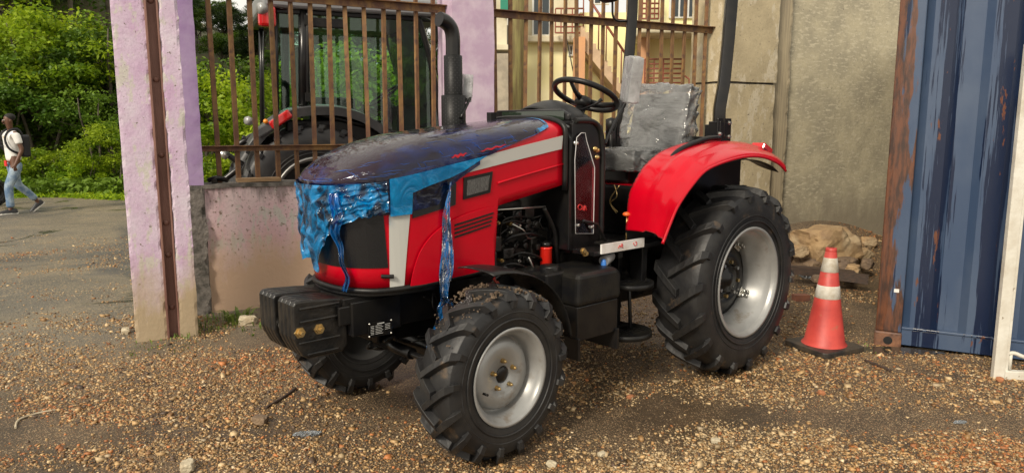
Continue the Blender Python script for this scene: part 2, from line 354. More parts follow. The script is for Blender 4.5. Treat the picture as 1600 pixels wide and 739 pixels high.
# bonnet surface
def superq(a, R1, R2, e=2 / 2.5): return R1 * abs(math.sin(a)) ** e, R2 * (1 if math.cos(a) >= 0 else -1) * abs(math.cos(a)) ** e
U0 = 2.1; HW = .34
_ps = [superq(math.pi * (k / 400) , .44, HW) for k in range(401)]
_cum = [0]
for i in range(400): _cum.append(_cum[-1] + math.hypot(_ps[i + 1][0] - _ps[i][0], _ps[i + 1][1] - _ps[i][1]))
ARC = _cum[-1]; UR = 1.20; UTOT = (U0 - UR) * 2 + ARC
def arc_a(s): return math.pi * float(np.interp(s, _cum, np.linspace(0, 1, 401)))
def lip(u): return float(np.interp(u, (1.2, 1.49, 1.79, 2.0, 2.18, 2.35, 2.54), (1.525, 1.478, 1.425, 1.392, 1.360, 1.334, 1.318)))
def crown(u): return float(np.interp(u, (1.2, 1.5, 1.75, 2.06, 2.25, 2.37, 2.47, 2.54), (1.612, 1.585, 1.562, 1.528, 1.485, 1.445, 1.395, 1.33)))
def bot(u): return float(np.interp(u, (1.2, 1.68, 1.7, 2.37, 2.6), (1.25, 1.168, .857, .827, .83)))
def plan(U, h=1.):                      # U runs from the near rear corner round the nose to the far rear corner; h 0 bottom .. 1 lip
    k = .86 + .14 * h
    if U < U0: return U, HW
    s = U - U0
    if s > ARC: return U0 - (s - ARC), -HW
    a = arc_a(s); x, y = superq(a, .44 * k, HW); return U0 + x, y
def side(U, z, off=0.):
    def P(U, z):
        h = (z - .83) / .5; x, y = plan(U, h); return Vector((x, y, z))
    p = P(U, z)
    if off:
        a = P(U + .004, z) - P(U - .004, z); b_ = P(U, z + .01) - P(U, z - .01); n = b_.cross(a).normalized() * -1
        if n.dot(p - Vector((min(p.x, U0) - .0, 0, z))) < 0: n = -n
        p = p + n * off
    return p
def top(U, t, off=0.):                  # t 0 lip .. 1 middle line
    x, y = plan(U); c = Vector((min(x, U0), 0, 0)); b_ = t * math.pi / 2; k = math.cos(b_) ** .62; l = lip(x)
    X = c.x + (x - c.x) * k; Yv = y * k; z = l + (crown(X) - l) * math.sin(b_) ** .72
    # middle of the top leans back from the nose
    return Vector((X, Yv, z + off * (.3 + .7 * t)) ) + Vector((0, (1 if y > 0 else -1) * off * (1 - t), 0)) if x <= U0 else Vector((X + off * (1 - t) * .7, Yv * (1 + off * (1 - t) * 2), z + off * (.3 + .7 * t)))
def hood_pt(U, T, off=0.):              # T < 0 goes down the side in metres from the lip, T in 0..1 over the top
    if T >= 0: return top(U, T, off)
    x, y = plan(U); return side(U, lip(x) + T, off)
us = list(np.linspace(UR, 1.675, 10)) + [1.70] + list(np.linspace(1.72, U0, 8)) + list(np.linspace(U0, U0 + ARC, 150))[1:]
us += [U0 + ARC + (U0 - u) for u in us[:19][::-1]][1:]
b = MB(); rows = []
for U in us:
    x, _ = plan(U); z0 = bot(x); z1 = lip(x)
    rows.append([side(U, z0 + (z1 - z0) * j / 6) for j in range(6)] + [top(U, j / 10) for j in range(11)])
nn = len(rows[0]); b.add([p for r_ in rows for p in r_], [(i * nn + j, (i + 1) * nn + j, (i + 1) * nn + j + 1, i * nn + j + 1) for i in range(len(rows) - 1) for j in range(nn - 1)], True)
hood = b.build('bonnet', RED, trac, weld=True, solid=.006)
tag(hood, 'glossy red bonnet with a rounded nose')
def bisected(poly, step=.03):
    bm = bmesh.new(); bm.faces.new([bm.verts.new((a, c, 0)) for a, c in poly]); x0 = min(p[0] for p in poly); x1 = max(p[0] for p in poly); z0 = min(p[1] for p in poly); z1 = max(p[1] for p in poly)
    x = x0 + step
    while x < x1: bmesh.ops.bisect_plane(bm, geom=bm.verts[:] + bm.edges[:] + bm.faces[:], plane_co=(x, 0, 0), plane_no=(1, 0, 0)); x += step
    z = z0 + .08
    while z < z1: bmesh.ops.bisect_plane(bm, geom=bm.verts[:] + bm.edges[:] + bm.faces[:], plane_co=(0, z, 0), plane_no=(0, 1, 0)); z += .08
    return bm
def panel(name, m, poly, off=.004, th=.004, parent=hood, bevel=0, mirror=False):
    bm = bisected(poly); bm.verts.ensure_lookup_table()
    if mirror:
        pass
    V0 = [(v.co.x, v.co.y) for v in bm.verts]
    n = len(V0); fr = [tuple(v.index for v in f.verts) for f in bm.faces]; be = [(e.verts[0].index, e.verts[1].index) for e in bm.edges if len(e.link_faces) == 1]; bm.free()
    b = MB(); mk = lambda o_: [side(UTOT + 2 * UR - a - 0 if mirror else a, c, o_) for a, c in V0]
    if mirror: mk = lambda o_: [Vector((p.x, -p.y, p.z)) for p in (side(a, c, o_) for a, c in V0)]
    b.add(mk(off) + mk(off - th - .003), fr + [tuple(i + n for i in f)[::-1] for f in fr], False)
    k = 0
    b.f += [(i, j, j + n, i + n) for i, j in be]; b.sm += [False] * len(be)
    return b.build(name, m, parent, weld=False, bevel=bevel)
def sp(x, y):                            # picture point on the near bonnet side -> (U, z)
    u, z = tr(x, y, HW)
    if u > U0:                           # follow the rounded corner
        for _ in range(12):
            s = float(np.interp(u, [U0 + p[0] for p in _ps[:200]], [U0 + c for c in _cum[:200]])); v = plan(s, (z - .83) / .5)[1]; u, z = tr(x, y, v)
        return s, z
    return u, z
pp = lambda *L_: [sp(*q) for q in L_]
LX = lambda U: lip(plan(U)[0])
stripe_top = [(u, LX(u) - .004) for u in (1.206, 1.5, 1.8, 2.0, U0, 2.2, 2.30)]
cx = sp(608, 300)[0]; cx2 = sp(640, 330); UD = cx + .012
st = stripe_top + [(cx, LX(cx) - .004)] + pp((599, 453), (624, 450), (639, 333), (641, 303), (670, 291), (700, 279), (730, 270), (800, 252), (877, 233))
panel('stripe', WHITEP, st, .004)
panel('stripe', WHITEP, st, .004, mirror=True)
panel('side_window', GRILLE, pp((644, 304), (712, 286), (711, 320), (643, 341)), .0055)
wf = panel('side_window', BLKM, pp((724, 278), (769, 268), (765, 301), (723, 312)), .006)
panel('mesh', mat('mesh_grey', (.12, .12, .115), .5, c2=(.03, .03, .03), nscale=60, stretch=(6, 1, 1)), pp((729, 282), (764, 274), (761, 297), (728, 306)), .008, parent=wf)
# grille wrapping round the nose
gz0, gz1 = .93, 1.24
cU = sp(606, 340)[0] + .03; fU = UTOT - (cU - UR) + UR - (0)
fU = U0 + ARC - (cU - U0)
def gl(U): return sp(606, 410)[1]
panel('grille', GRILLE, [(cU, .925)] + [(u, .925) for u in np.linspace(cU + .1, fU - .1, 5)] + [(fU, .925), (fU, 1.19), (fU - .15, 1.20), (cU + .15, 1.20), (cU, 1.19)], .005)
for sgn in (0, 1):                       # headlamps under the film
    a0, a1 = cU + .02, cU + .27
    if sgn: a0, a1 = fU - .27, fU - .02
    hl = panel('headlight', mat('lamp_glass', (.55, .6, .62), .08, metal=.5, coat=1), [(a0, 1.215), (a1, 1.20), (a1, 1.285), (a0, 1.30)], .008)
    for q in ():
        c = side(a0 + (a1 - a0) * q, 1.25, .004); b = MB(); b.lathe([(.0, .012), (.02, .012), (.034, .004), (.036, -.004)], M3((c.x - 2.0, c.y, 0), c), 20); b.build('lamp', STEEL, hl)
# pressed arch and louvres on the side panel
arch = [sp(*q) for q in smoothpath([(634, 447), (641, 420), (655, 388), (680, 360), (712, 340), (745, 328), (773, 322)], 4)]
arch = arch + pp((772, 352), (768, 372), (770, 416), (700, 437))
panel('side_panel', RED, arch, .016, bevel=.008)
for k in range(4):
    y0 = 350 + k * 6.2
    panel('louvre', BLK, pp((707, y0), (768 - k * 1.5, y0 - 19), (767 - k * 1.5, y0 - 16.2), (707, y0 + 3.2)), .019, .004)
b = MB(); b.tube([side(a, LX(a) - .16, .003) for a in np.linspace(1.205, 1.68, 8)], .006, 6); b.build('crease', RED, hood)
# latch at the front corner
b = MB(); p = side(sp(596, 432)[0] , .885, .012); p2 = side(sp(586, 432)[0] + .02, .885, .02)
b.tube([side(sp(606, 433)[0], .885, .02), p, side(sp(585, 433)[0], .888, .012)], .010, 10); b.build('latch', BLKM, hood, bevel=.002)
# black rubber lip: rear frame of the bonnet and lower rim
b = MB(); rear = [Vector((1.19, HW + .006, 1.22 + .06 * k)) for k in range(5)] + [Vector((1.19 + 0, p.y * 1.02, p.z + .006)) for p in (top(UR, t) for t in np.linspace(0, 1, 9))]
rear += [Vector((p.x, -p.y, p.z)) for p in rear[::-1][1:]]; b.tube(rear, .016, 8); b.build('rubber_seal', BLKM, trac)
b = MB()
lo = [side(U, .805 + .02 * 0, .004) for U in np.linspace(1.72, UTOT - 1.72 + 2 * UR, 50)]
lo = [Vector((p.x, p.y, bot(p.x) - .012)) if p.x > 1.7 else Vector((p.x, p.y, .845)) for p in lo]
b.tube(lo, .014, 8); b.build('lower_rim', BLKM, trac)
b = MB()
b.prism([(x, y) for x, y in [(p.x, p.y * .96) for p in lo]], lambda a, c, d: Vector((a, c, d)), .79, .812); b.build('under_tray', BLK, trac)
# protective film
FD = film('dark_film', (.17, .09, .30), .06, 1.50, .16, 5, drops=.35, alpha_white=.16, white=(.010, .03, .20), stretch=(.4, 1.2, 1), lohi=(.50, .64), k=(.4, 3.6))
FN = film('navy_film', (.10, .16, .45), .08, 1.5, .5, 9, alpha_white=.10, white=(.01, .06, .30), lohi=(.48, .62), k=(.3, 3))
FB = film('blue_film', (.10, .74, 1.0), .07, 1.45, .45, 10, alpha_white=.55, white=(.002, .40, .82), k=(.7, 1.4))
FE = film('edge_film', (.02, .30, .75), .06, 1.65, .9, 10, alpha_white=.8, white=(.001, .35, .84), stretch=(1, 1, .5), lohi=(.44, .60), k=(.06, 1.0))
FS = film('strip_film', (.03, .20, .60), .06, 1.65, .9, 14, alpha_white=.7, white=(.002, .20, .62), stretch=(1, 1, .4), lohi=(.40, .62), k=(.2, 1.2))
def Tlow(U):
    # near side: lower edge of the film measured from the lip
    if U > U0 + ARC * .5: U2 = 2 * U0 + ARC - U
    else: U2 = U
    x = float(np.interp(U2, (1.23, 1.30, 1.42, 1.60, 1.74, 1.80, 1.93, 2.02, 2.06, 2.2, 2.30, 2.38, 2.45, 2.55, 2.62, 2.72), (.85, .30, .12, .02, -.012, -.04, -.085, -.13, -.18, -.175, -.17, -.16, -.145, -.19, -.32, -.30)))
    return x
def film_sheet(fn_lo, Ua, Ub, nU, nT, off, amp, thi=1., seed=0, fn_hi=None):
    def f(a, c):
        U = Ua + (Ub - Ua) * a; lo_ = fn_lo(U); hi_ = fn_hi(U) if fn_hi else thi
        # walk in metres: side part linear, top part scaled
        t = lo_ + (hi_ - lo_) * c
        q = hood_pt(U, t, off); n_ = noise.noise(Vector((U * 9, t * 6, seed))) + .6 * noise.noise(Vector((U * 23, t * 15, seed + 3)))
        nrm = (q - Vector((min(q.x, U0), 0, 1.0))).normalized(); k = amp * (1. if t < .05 else .25)
        return q + nrm * (abs(n_) * k)
    b = MB(); b.grid(f, nU, nT); return b
b = film_sheet(lambda U: max(Tlow(U), -.008 if U < 2.38 else -.15), 1.225, U0 + ARC * .5, 150, 40, .006, .006)
b2 = film_sheet(lambda U: max(-.15, Tlow(U)) if U < U0 + ARC * .8 else -.15, U0 + ARC * .5, U0 + ARC + (U0 - 1.225), 120, 30, .006, .006, seed=0)
b.add(b2.v, b2.f, True)
fs = b.build('protective_film', FD, trac, weld=True); tag(fs, 'dark purple translucent protective film with raindrops over the top of the bonnet')
for U_a, U_b, T_a, T_b in ((1.88, 1.98, .040, .085), (1.62, 1.80, .040, .070)):
    b = MB(); b.grid(lambda a, c: hood_pt(U_a + (U_b - U_a) * a, max(.0, T_a + (T_b - T_a) * (.5 + (c - .5) * math.sin(math.pi * min(1, max(0, a))) ** .7) + .012 * math.sin(a * 19)), .0095), 14, 3); b.build('torn_patch', RED, hood)
# fine creases of the film standing up as little folds
b = MB(); rc_ = random.Random(21)
for k in range(80):
    U = rc_.uniform(1.30, U0 + ARC * .62); t = rc_.random() ** 3 * .45; ang = rc_.choice((0, 0, 1)) ; L_ = rc_.uniform(.02, .14); pts_ = []
    for q in range(7):
        U_ = U + (q / 6) * L_ * (1 if ang == 0 else .3); t_ = t + .012 * rc_.uniform(-1, 1) + (q / 6) * (.04 if ang == 0 else .14) * rc_.uniform(.5, 1)
        if t_ < max(0., Tlow(U_)) + .01: t_ = max(0., Tlow(U_)) + .01
        pts_.append(hood_pt(U_, min(t_, .98), .0085))
    b.tube(pts_, [.0002, .0005, .0008, .0009, .0008, .0005, .0002], 4)
o = b.build('film_crease', mat('crease_blue', (.02, .10, .42), .25, coat=.5), fs); tag(o, 'fine blue creases in the film', kind='stuff')
# crumpled bright edge bands
def band(Ua, Ub, lo_, hi_, amp, seed, n=60, name='film_edge', m=FE, off=.010): 
    b = film_sheet(lo_, Ua, Ub, n, 12, off, amp, seed=seed, fn_hi=hi_); return b.build(name, m, fs)
band(1.225, 1.40, lambda U: Tlow(U) - .01, lambda U: Tlow(U) + .12 + .05 * noise.noise(Vector((U * 30, 0, 0))), .01, 5, 24)
band(1.80, 2.74, lambda U: Tlow(U) if U < 2.42 else -.15, lambda U: -.006, .003, 8, 110, name='film_side', m=FN, off=.009)
so = [(u, LX(u) - .004) for u in [float(v) for v in np.linspace(sp(758, 246)[0], U0, 4)] + [2.2, 2.30]] + [(cx, LX(cx) - .004)] + pp((606, 338), (640, 334), (642, 301), (670, 289), (700, 278), (722, 267))
panel('film_on_stripe', FB, so, .017, .001, parent=fs)
def rag(U): return -.33 - .16 * math.sin((U - 2.3) * 9) + .07 * noise.noise(Vector((U * 16, 0, 5))) + .04 * noise.noise(Vector((U * 50, 0, 1)))
Ue = U0 + ARC * .93
def lowdrape(U):
    q = (U - UD) / (Ue - UD)
    b0 = float(np.interp(q, (0, .12, .22, .30, .36, .42, .5, .6, .7, .8, .9, 1), (-.15, -.16, -.19, -.24, -.33, -.44, -.36, -.40, -.37, -.38, -.41, -.40)))
    return b0 + .02 * noise.noise(Vector((U * 40, 0, 2)))
def drape(U, c):
    t = -.01 + (lowdrape(U) + .01) * c; q = hood_pt(U, t, .016); x = U
    pl = .022 * c * abs(math.sin(U * 34 + 3 * noise.noise(Vector((U * 5, c * 2, 0))))) + .014 * noise.noise(Vector((U * 22, c * 9, 1)))
    pl += .010 * (1 - 2 * abs(noise.noise(Vector((U * 12 + c * 5, c * 6 - U * 4, 8))))); nrm = (q - Vector((U0, 0, q.z))).normalized(); return q + nrm * (pl + .004)
b = MB(); b.grid(lambda a, c: drape(UD + (Ue - UD) * a, c), 120, 20); b.sm = [False] * len(b.f); d = b.build('film_drape', FE, fs); tag(d, 'crumpled bright blue film hanging over the nose and headlights')
b = MB()                                 # long tail down the nose
def tail(a, c):
    U = U0 + ARC * (.36 + .028 * (a - .5) * (1.5 - c)); z = 1.28 - .46 * c; q = side(U, z, .035); return q + Vector((.008 * math.sin(c * 20), .018 * math.sin(c * 9 + a), 0)) + Vector((.01, 0.01, 0)) * math.sin(a * 12 + c * 7) * .8
b.grid(tail, 12, 50); b.build('film_strip', FS, fs)
# long twisted strip hanging from the side down past the front axle
path = [(704, 285, .36), (699, 330, .365), (699, 380, .37), (697, 430, .375), (693, 465, .38), (697, 480, .385), (688, 515, .40), (673, 548, .42)]
wd = [.014, .019, .027, .032, .020, .062, .056, .018]
pts = [Vector((*(lambda q: (q[0], v, q[1]))(tr(x, y, v)),)) for x, y, v in path]
sm = smoothpath(pts, 10); ww = np.interp(np.linspace(0, 7, len(sm)), range(8), wd)
def strip(a, c):
    i = int(round(c * (len(sm) - 1))); p = Vector(sm[i]); s_ = (a - .5) * 2
    return p + Vector((s_ * ww[i] * 1.0, .006 * math.sin(s_ * 7 + i * .35) + .012 * math.sin(i * .12 + s_ * 2), .01 * noise.noise(Vector((s_ * 3, i * .2, 0)))))
b = MB(); b.grid(strip, 8, len(sm) - 1, False); o = b.build('film_strip', FS, fs); tag(o, 'long twisted strip of blue film hanging down to the front wheel')

# ---- wheels
def wheel_profile(Rr, W, rr):
    return [(rr - .01, -W * .40), (rr + .005, -W * .44), (rr + .03, -W * .47), ((rr + Rr) / 2 - .01, -W * .50), (Rr - .085, -W * .480), (Rr - .054, -W * .43), (Rr - .041, -W * .32), (Rr - .036, -W * .15), (Rr - .035, 0),
            (Rr - .036, W * .15), (Rr - .041, W * .32), (Rr - .054, W * .43), (Rr - .085, W * .485), ((rr + Rr) / 2 - .01, W * .50), (rr + .03, W * .47), (rr + .005, W * .44), (rr - .01, W * .40)]
def tyre_mesh(Rr, W, rr, n, lw=.042):
    b = MB(); I4 = M3((0, 1, 0), (0, 0, 0)); b.lathe(wheel_profile(Rr, W, rr), I4, 96)
    for rr_, hh in ((rr + .05, .006), (rr + .085, .004)):
        for sd_ in (-1, 1): b.tube([I4 @ Vector((rr_ * math.cos(t), rr_ * math.sin(t), sd_ * W * .490)) for t in np.linspace(0, 2 * math.pi, 73)[:-1]], hh, 6, closed=True)
    q = [0, .25, .5, .75, .92, 1.05, 1.14]
    for s_ in (-1, 1):
        for k in range(n):
            ph0 = 2 * math.pi * (k + (.5 if s_ > 0 else 0)) / n; ring = []
            jt = random.uniform(-.004, .004)
            for qi in q:
                if qi <= 1: y = (-.035 + (W * .5 + .035) * qi); rt = Rr - .016 * qi ** 2 + jt; rb = Rr - .046 - .018 * qi ** 2
                else: y = W * .5 + .004 - (qi - 1.05) * .02; rt = Rr - .035 - (qi - 1) * .42; rb = rt - .035
                if qi == .92: rt -= .004
                ph = ph0 + s_ * 0 + .30 * min(qi, 1.03) * (.42 / Rr) ** .35
                hw = lw * (.5 + .12 * qi) / Rr; yi = y * s_
                if qi > 1:      # wraps on to the sidewall
                    hw *= .8
                    ring.append([(rt, ph - hw * .75, yi + s_ * .006), (rt, ph + hw * .75, yi + s_ * .006), (rt - .012, ph + hw, yi - s_ * .028), (rt - .012, ph - hw, yi - s_ * .028)])
                else: ring.append([(rt, ph - hw * .72, yi), (rt, ph + hw * .72, yi), (rb, ph + hw * 1.1, yi), (rb, ph - hw * 1.1, yi)])
            vs = [Vector((r_ * math.cos(p_), yy, r_ * math.sin(p_))) for g_ in ring for r_, p_, yy in g_]
            fs_ = [(i * 4 + a, i * 4 + (a + 1) % 4, i * 4 + 4 + (a + 1) % 4, i * 4 + 4 + a) for i in range(len(q) - 1) for a in range(4)] + [(3, 2, 1, 0), tuple(range(len(q) * 4 - 4, len(q) * 4))]
            b.add(vs, fs_)
    return b
def make_wheel(name, loc, rz, front, flip, lab=None):
    wh = empty(name, loc, rz, trac); I4 = M3((0, 1, 0), (0, 0, 0)); IF = I4
    if lab: tag(wh, lab)
    if front:
        Rr, W, rr = .425, .235, .232
        tyre_mesh(Rr, W, rr - .006, 17, .046).build('tyre', RUB, wh, bevel=.004)
        b = MB(); b.lathe([(rr, W * .44), (rr + .006, W * .47), (rr + .004, W * .49), (rr - .008, W * .485), (rr - .016, W * .44), (rr - .022, W * .36), (rr - .036, W * .33), (rr - .040, W * .10), (rr - .055, .0), (rr - .062, W * .16), (.155, W * .235), (.10, W * .245), (.092, W * .215), (.042, W * .215), (.040, W * .15),
                           (.09, W * .15), (rr - .07, -.03), (rr - .045, -W * .2), (rr - .03, -W * .36), (rr, -W * .42), (rr + .006, -W * .46), (rr, -W * .43), (rr - .01, 0)], I4, 64, closed=True); b.build('rim', SILV, wh)
        b = MB(); b.lathe([(0, W * .235), (.030, W * .235), (.039, W * .21), (.041, -.06), (0, -.06)], I4, 24); b.build('hub', BLK, wh)
        for k in range(5):
            a = 2 * math.pi * k / 5 + .3; c = (.068 * math.cos(a), W * .215, .068 * math.sin(a)); b = MB(); b.lathe([(0, .02), (.0095, .02), (.0105, .0), (.014, 0), (.014, -.004)], M3((0, 1, 0), c), 6, smooth=False)
            b.lathe([(0, .028), (.005, .028), (.005, .0)], M3((0, 1, 0), c), 8); b.build('wheel_nut', BRASS, wh)
        b = MB(); c = Vector((.15 * math.cos(-.35), W * .30, .15 * math.sin(-.35))); b.tube([c, c + Vector((0, .03, 0))], .006, 8); b.build('valve', BLKM, wh)
    else:
        Rr, W, rr = .604, .335, .345
        tyre_mesh(Rr, W, rr - .006, 18, .062).build('tyre', RUB, wh, bevel=.005)
        b = MB(); b.lathe([(rr, W * .43), (rr + .008, W * .46), (rr + .006, W * .485), (rr - .010, W * .48), (rr - .020, W * .42), (rr - .026, W * .34), (rr - .050, W * .30), (rr - .054, W * .05), (rr - .085, -.01), (rr - .085, -.05), (rr - .050, -W * .3), (rr, -W * .45), (rr + .01, -W * .48),
                           (rr - .02, -W * .45), (rr - .065, -W * .30), (rr - .10, -.06), (rr - .10, .01), (rr - .065, .05), (rr - .058, W * .3), (rr - .03, W * .36), (rr - .01, W * .42)], I4, 72, closed=True); b.build('rim', SILV, wh)
        b = MB(); b.lathe([(0, -.02), (.11, -.02), (.13, .0), (.18, .0), (.22, -.03), (rr - .09, -.035), (rr - .09, -.045), (.2, -.05), (0, -.05)], I4, 48); b.build('wheel_disc', BLK, wh)
        b = MB(); b.lathe([(0, .035), (.045, .035), (.05, .02), (.085, .015), (.09, -.02), (0, -.02)], I4, 28); b.build('hub', BLK, wh)
        for k in range(8):
            a = 2 * math.pi * k / 8 + .2; c = (.11 * math.cos(a), .0, .11 * math.sin(a)); b = MB(); b.lathe([(0, .022), (.012, .022), (.013, .0), (0, 0)], M3((0, 1, 0), c), 6, smooth=False); b.build('wheel_nut', STEEL if k % 2 else BRASS, wh)
        for k in range(4):
            a = 2 * math.pi * k / 4 + .55; c = Vector((.238 * math.cos(a), .01, .238 * math.sin(a))); d_ = Vector((math.cos(a), 0, math.sin(a))); t_ = Vector((-math.sin(a), 0, math.cos(a)))
            b = MB(); b.prism([(-.035, -.03), (.035, -.03), (.025, .025), (-.025, .025)], lambda p_, q_, e: c + t_ * p_ + d_ * q_ + Vector((0, e, 0)), -.045, -.015)
            for s_ in (-.014, .014): b.lathe([(0, .025), (.011, .025), (.012, 0), (.017, 0), (.017, -.025)], M3((0, 1, 0), c + t_ * s_), 6, smooth=False)
            b.build('rim_clamp', STEEL, wh, bevel=.002)
    if front and not flip:
        b = MB(); rr2 = random.Random(4)
        for k in range(900):
            a = R(rr2.gauss(118, 38)); y = rr2.uniform(-.12, .10); r_ = Rr - .018 + rr2.uniform(-.012, .006) - .10 * max(0, abs(y) - .10); s_ = rr2.uniform(.0018, .0062) * (1 if abs(a - 2) < .8 else .6); c = Vector((r_ * math.cos(a), y, r_ * math.sin(a)))
            b.add([c + Vector((x * s_ * rr2.uniform(.5, 1.3), y_ * s_ * rr2.uniform(.6, 1.5), z * s_ * rr2.uniform(.5, 1.2))) for x in (-1, 1) for y_ in (-1, 1) for z in (-1, 1)], [(0, 1, 3, 2), (4, 6, 7, 5), (0, 4, 5, 1), (2, 3, 7, 6), (0, 2, 6, 4), (1, 5, 7, 3)])
        o = b.build('mud', mat('tyre_mud', (.17, .12, .075), .7, c2=(.08, .055, .04), nscale=30, bump=.5), wh); tag(o, 'dried brown mud and grit stuck to the tread', kind='stuff')
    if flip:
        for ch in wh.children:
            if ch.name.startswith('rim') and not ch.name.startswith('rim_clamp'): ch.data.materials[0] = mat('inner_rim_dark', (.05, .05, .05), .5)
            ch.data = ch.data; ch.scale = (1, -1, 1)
    return wh
make_wheel('front_wheel', (1.945, .625, .417), R(3), True, False, 'near front wheel, muddy lugged tyre on a silver rim')
make_wheel('front_wheel', (1.945, -.625, .417), R(3), True, True, 'far front wheel seen from its dark inner side')
make_wheel('rear_wheel', (0, .655, .60), 0, False, False, 'large near rear wheel with deep silver rim and black centre')
make_wheel('rear_wheel', (0, -.655, .60), 0, False, True)

# ---- front ballast weights
def wt_prof(): return [(2.47, .785), (2.56, .795), (2.70, .805), (2.727, .802), (2.738, .785), (2.738, .635), (2.725, .60), (2.695, .545), (2.67, .53), (2.50, .53), (2.47, .56)]
def weight(v0, th, parent, near=False):
    b = MB(); b.prism(wt_prof(), lambda a, c, d: Vector((a, d, c)), v0, v0 + th); o = b.build('ballast_weight', CAST, parent, bevel=.010, seg=3)
    if near:
        for za, zb, xa, xb in ((.775, .760, 2.51, 2.71), (.715, .70, 2.51, 2.71), (.618, .606, 2.51, 2.72), (.56, .545, 2.52, 2.68)):
            b = MB(); b.box(xa, xb, v0 + th - .002, v0 + th + .010, zb, za); b.build('rib', CAST, o, bevel=.006)
    return o
for k in range(4): weight(.020 + .0405 * k, .0375, trac, k == 3)
for k in range(4): weight(-.022 - .0405 * (k + 1), .0375, trac)
for u in (tr(470, 522, .19)[0], tr(500, 519, .19)[0]):
    b = MB(); c = (u, .185, .662); b.lathe([(0, .028), (.009, .028), (.009, .014), (.019, .014), (.019, .0), (.026, 0), (.026, -.01)], M3((0, 1, 0), c), 6, smooth=False); b.build('bolt', BRASS, trac)
b = MB(); b.tube([(2.70, -.02, .655), (2.70, .02, .655)], .022, 12); b.build('clamp_pin', STEEL, trac)
# weight bracket and bumper beam
b = MB(); b.box(2.30, 2.50, -.20, .20, .745, .785); b.box(2.44, 2.468, -.20, .20, .60, .74)
for s_ in (-1, 1): b.box(2.20, 2.47, s_ * .21 - .010, s_ * .21 + .010, .60, .765)
b.box(2.44, 2.53, .192, .208, .66, .75); b.build('weight_bracket', BLK, trac, bevel=.006)
# chassis rails and front axle support
b = MB()
for s_ in (-1, 1): b.box(1.1, 2.40, s_ * .17 - .016, s_ * .17 + .016, .60, .79); b.box(1.75, 2.3, -.16, .16, .52, .62); b.build('chassis_rail', BLK, trac, bevel=.006)
b = MB(); b.tube([(1.945, -.40, .40), (1.945, -.2, .42), (1.945, 0, .45), (1.945, .2, .42), (1.945, .40, .40)], [.05, .06, .10, .06, .05], 14)
for s_ in (-1, 1):
    b.tube([(1.945, s_ * .40, .56), (1.945, s_ * .40, .40), (1.945, s_ * .41, .30)], [.05, .062, .05], 14); b.tube([(1.945, s_ * .40, .42), (1.945, s_ * .60, .417)], [.07, .09], 16)
    b.box(1.90, 1.99, s_ * .40 - .05, s_ * .40 + .05, .54, .60)
b.tube([(2.10, -.42, .43), (2.10, .42, .43)], .017, 10); b.build('front_axle', BLK, trac, bevel=.004)
b = MB(); b.tube([(2.10, -.16, .43), (2.10, .16, .43)], .030, 12); b.build('steering_cylinder', BLK, trac)
# data plate hanging by the rail
def lw(px, py, u):
    d = ray(px, py); t = ((TO + FW * u - CP) @ FW) / (d @ FW); p = CP + t * d - TO; return float(p @ LF), float(p[2])
dp = MB(); pl = [Vector((*(tr(x, y, .235)[:1]), .235, tr(x, y, .235)[1])) for x, y in ((576, 505), (613, 498), (613, 521), (576, 528))]
dp.add(pl + [p - Vector((0, .006, 0)) for p in pl], [(0, 1, 2, 3), (7, 6, 5, 4), (0, 4, 5, 1), (1, 5, 6, 2), (2, 6, 7, 3), (3, 7, 4, 0)]); dpo = dp.build('data_plate', BLK, trac)
PWHITE = mat('print_white', (.62, .62, .60), .5)
def platemark(a0, a1, c0, c1, name='marking'):
    f = lambda a, c: (pl[0] * (1 - a) + pl[1] * a) * (1 - c) + (pl[3] * (1 - a) + pl[2] * a) * c + Vector((0, .0015, 0))
    b = MB(); b.add([f(a0, c0), f(a1, c0), f(a1, c1), f(a0, c1)], [(0, 1, 2, 3)]); return b
mk = MB()
for a0, a1, c0, c1 in ((.35, .65, .10, .16),) + tuple((.08, .22, .24 + .11 * k, .27 + .11 * k) for k in range(6)) + tuple((.28, .55 + .05 * (k % 2), .24 + .11 * k, .27 + .11 * k) for k in range(6)) + tuple((.68, .90, .24 + .11 * k, .27 + .11 * k) for k in range(4)):
    q = platemark(a0, a1, c0, c1); mk.add(q.v, q.f)
mk.build('plate_printing', PWHITE, dpo)
for a, c in ((.04, .07), (.96, .07), (.04, .93), (.96, .93)):
    p = (pl[0] * (1 - a) + pl[1] * a) * (1 - c) + (pl[3] * (1 - a) + pl[2] * a) * c; b = MB(); b.lathe([(0, .004), (.004, .003), (.005, 0)], M3((0, 1, 0), p), 10); b.build('rivet', STEEL, dpo)
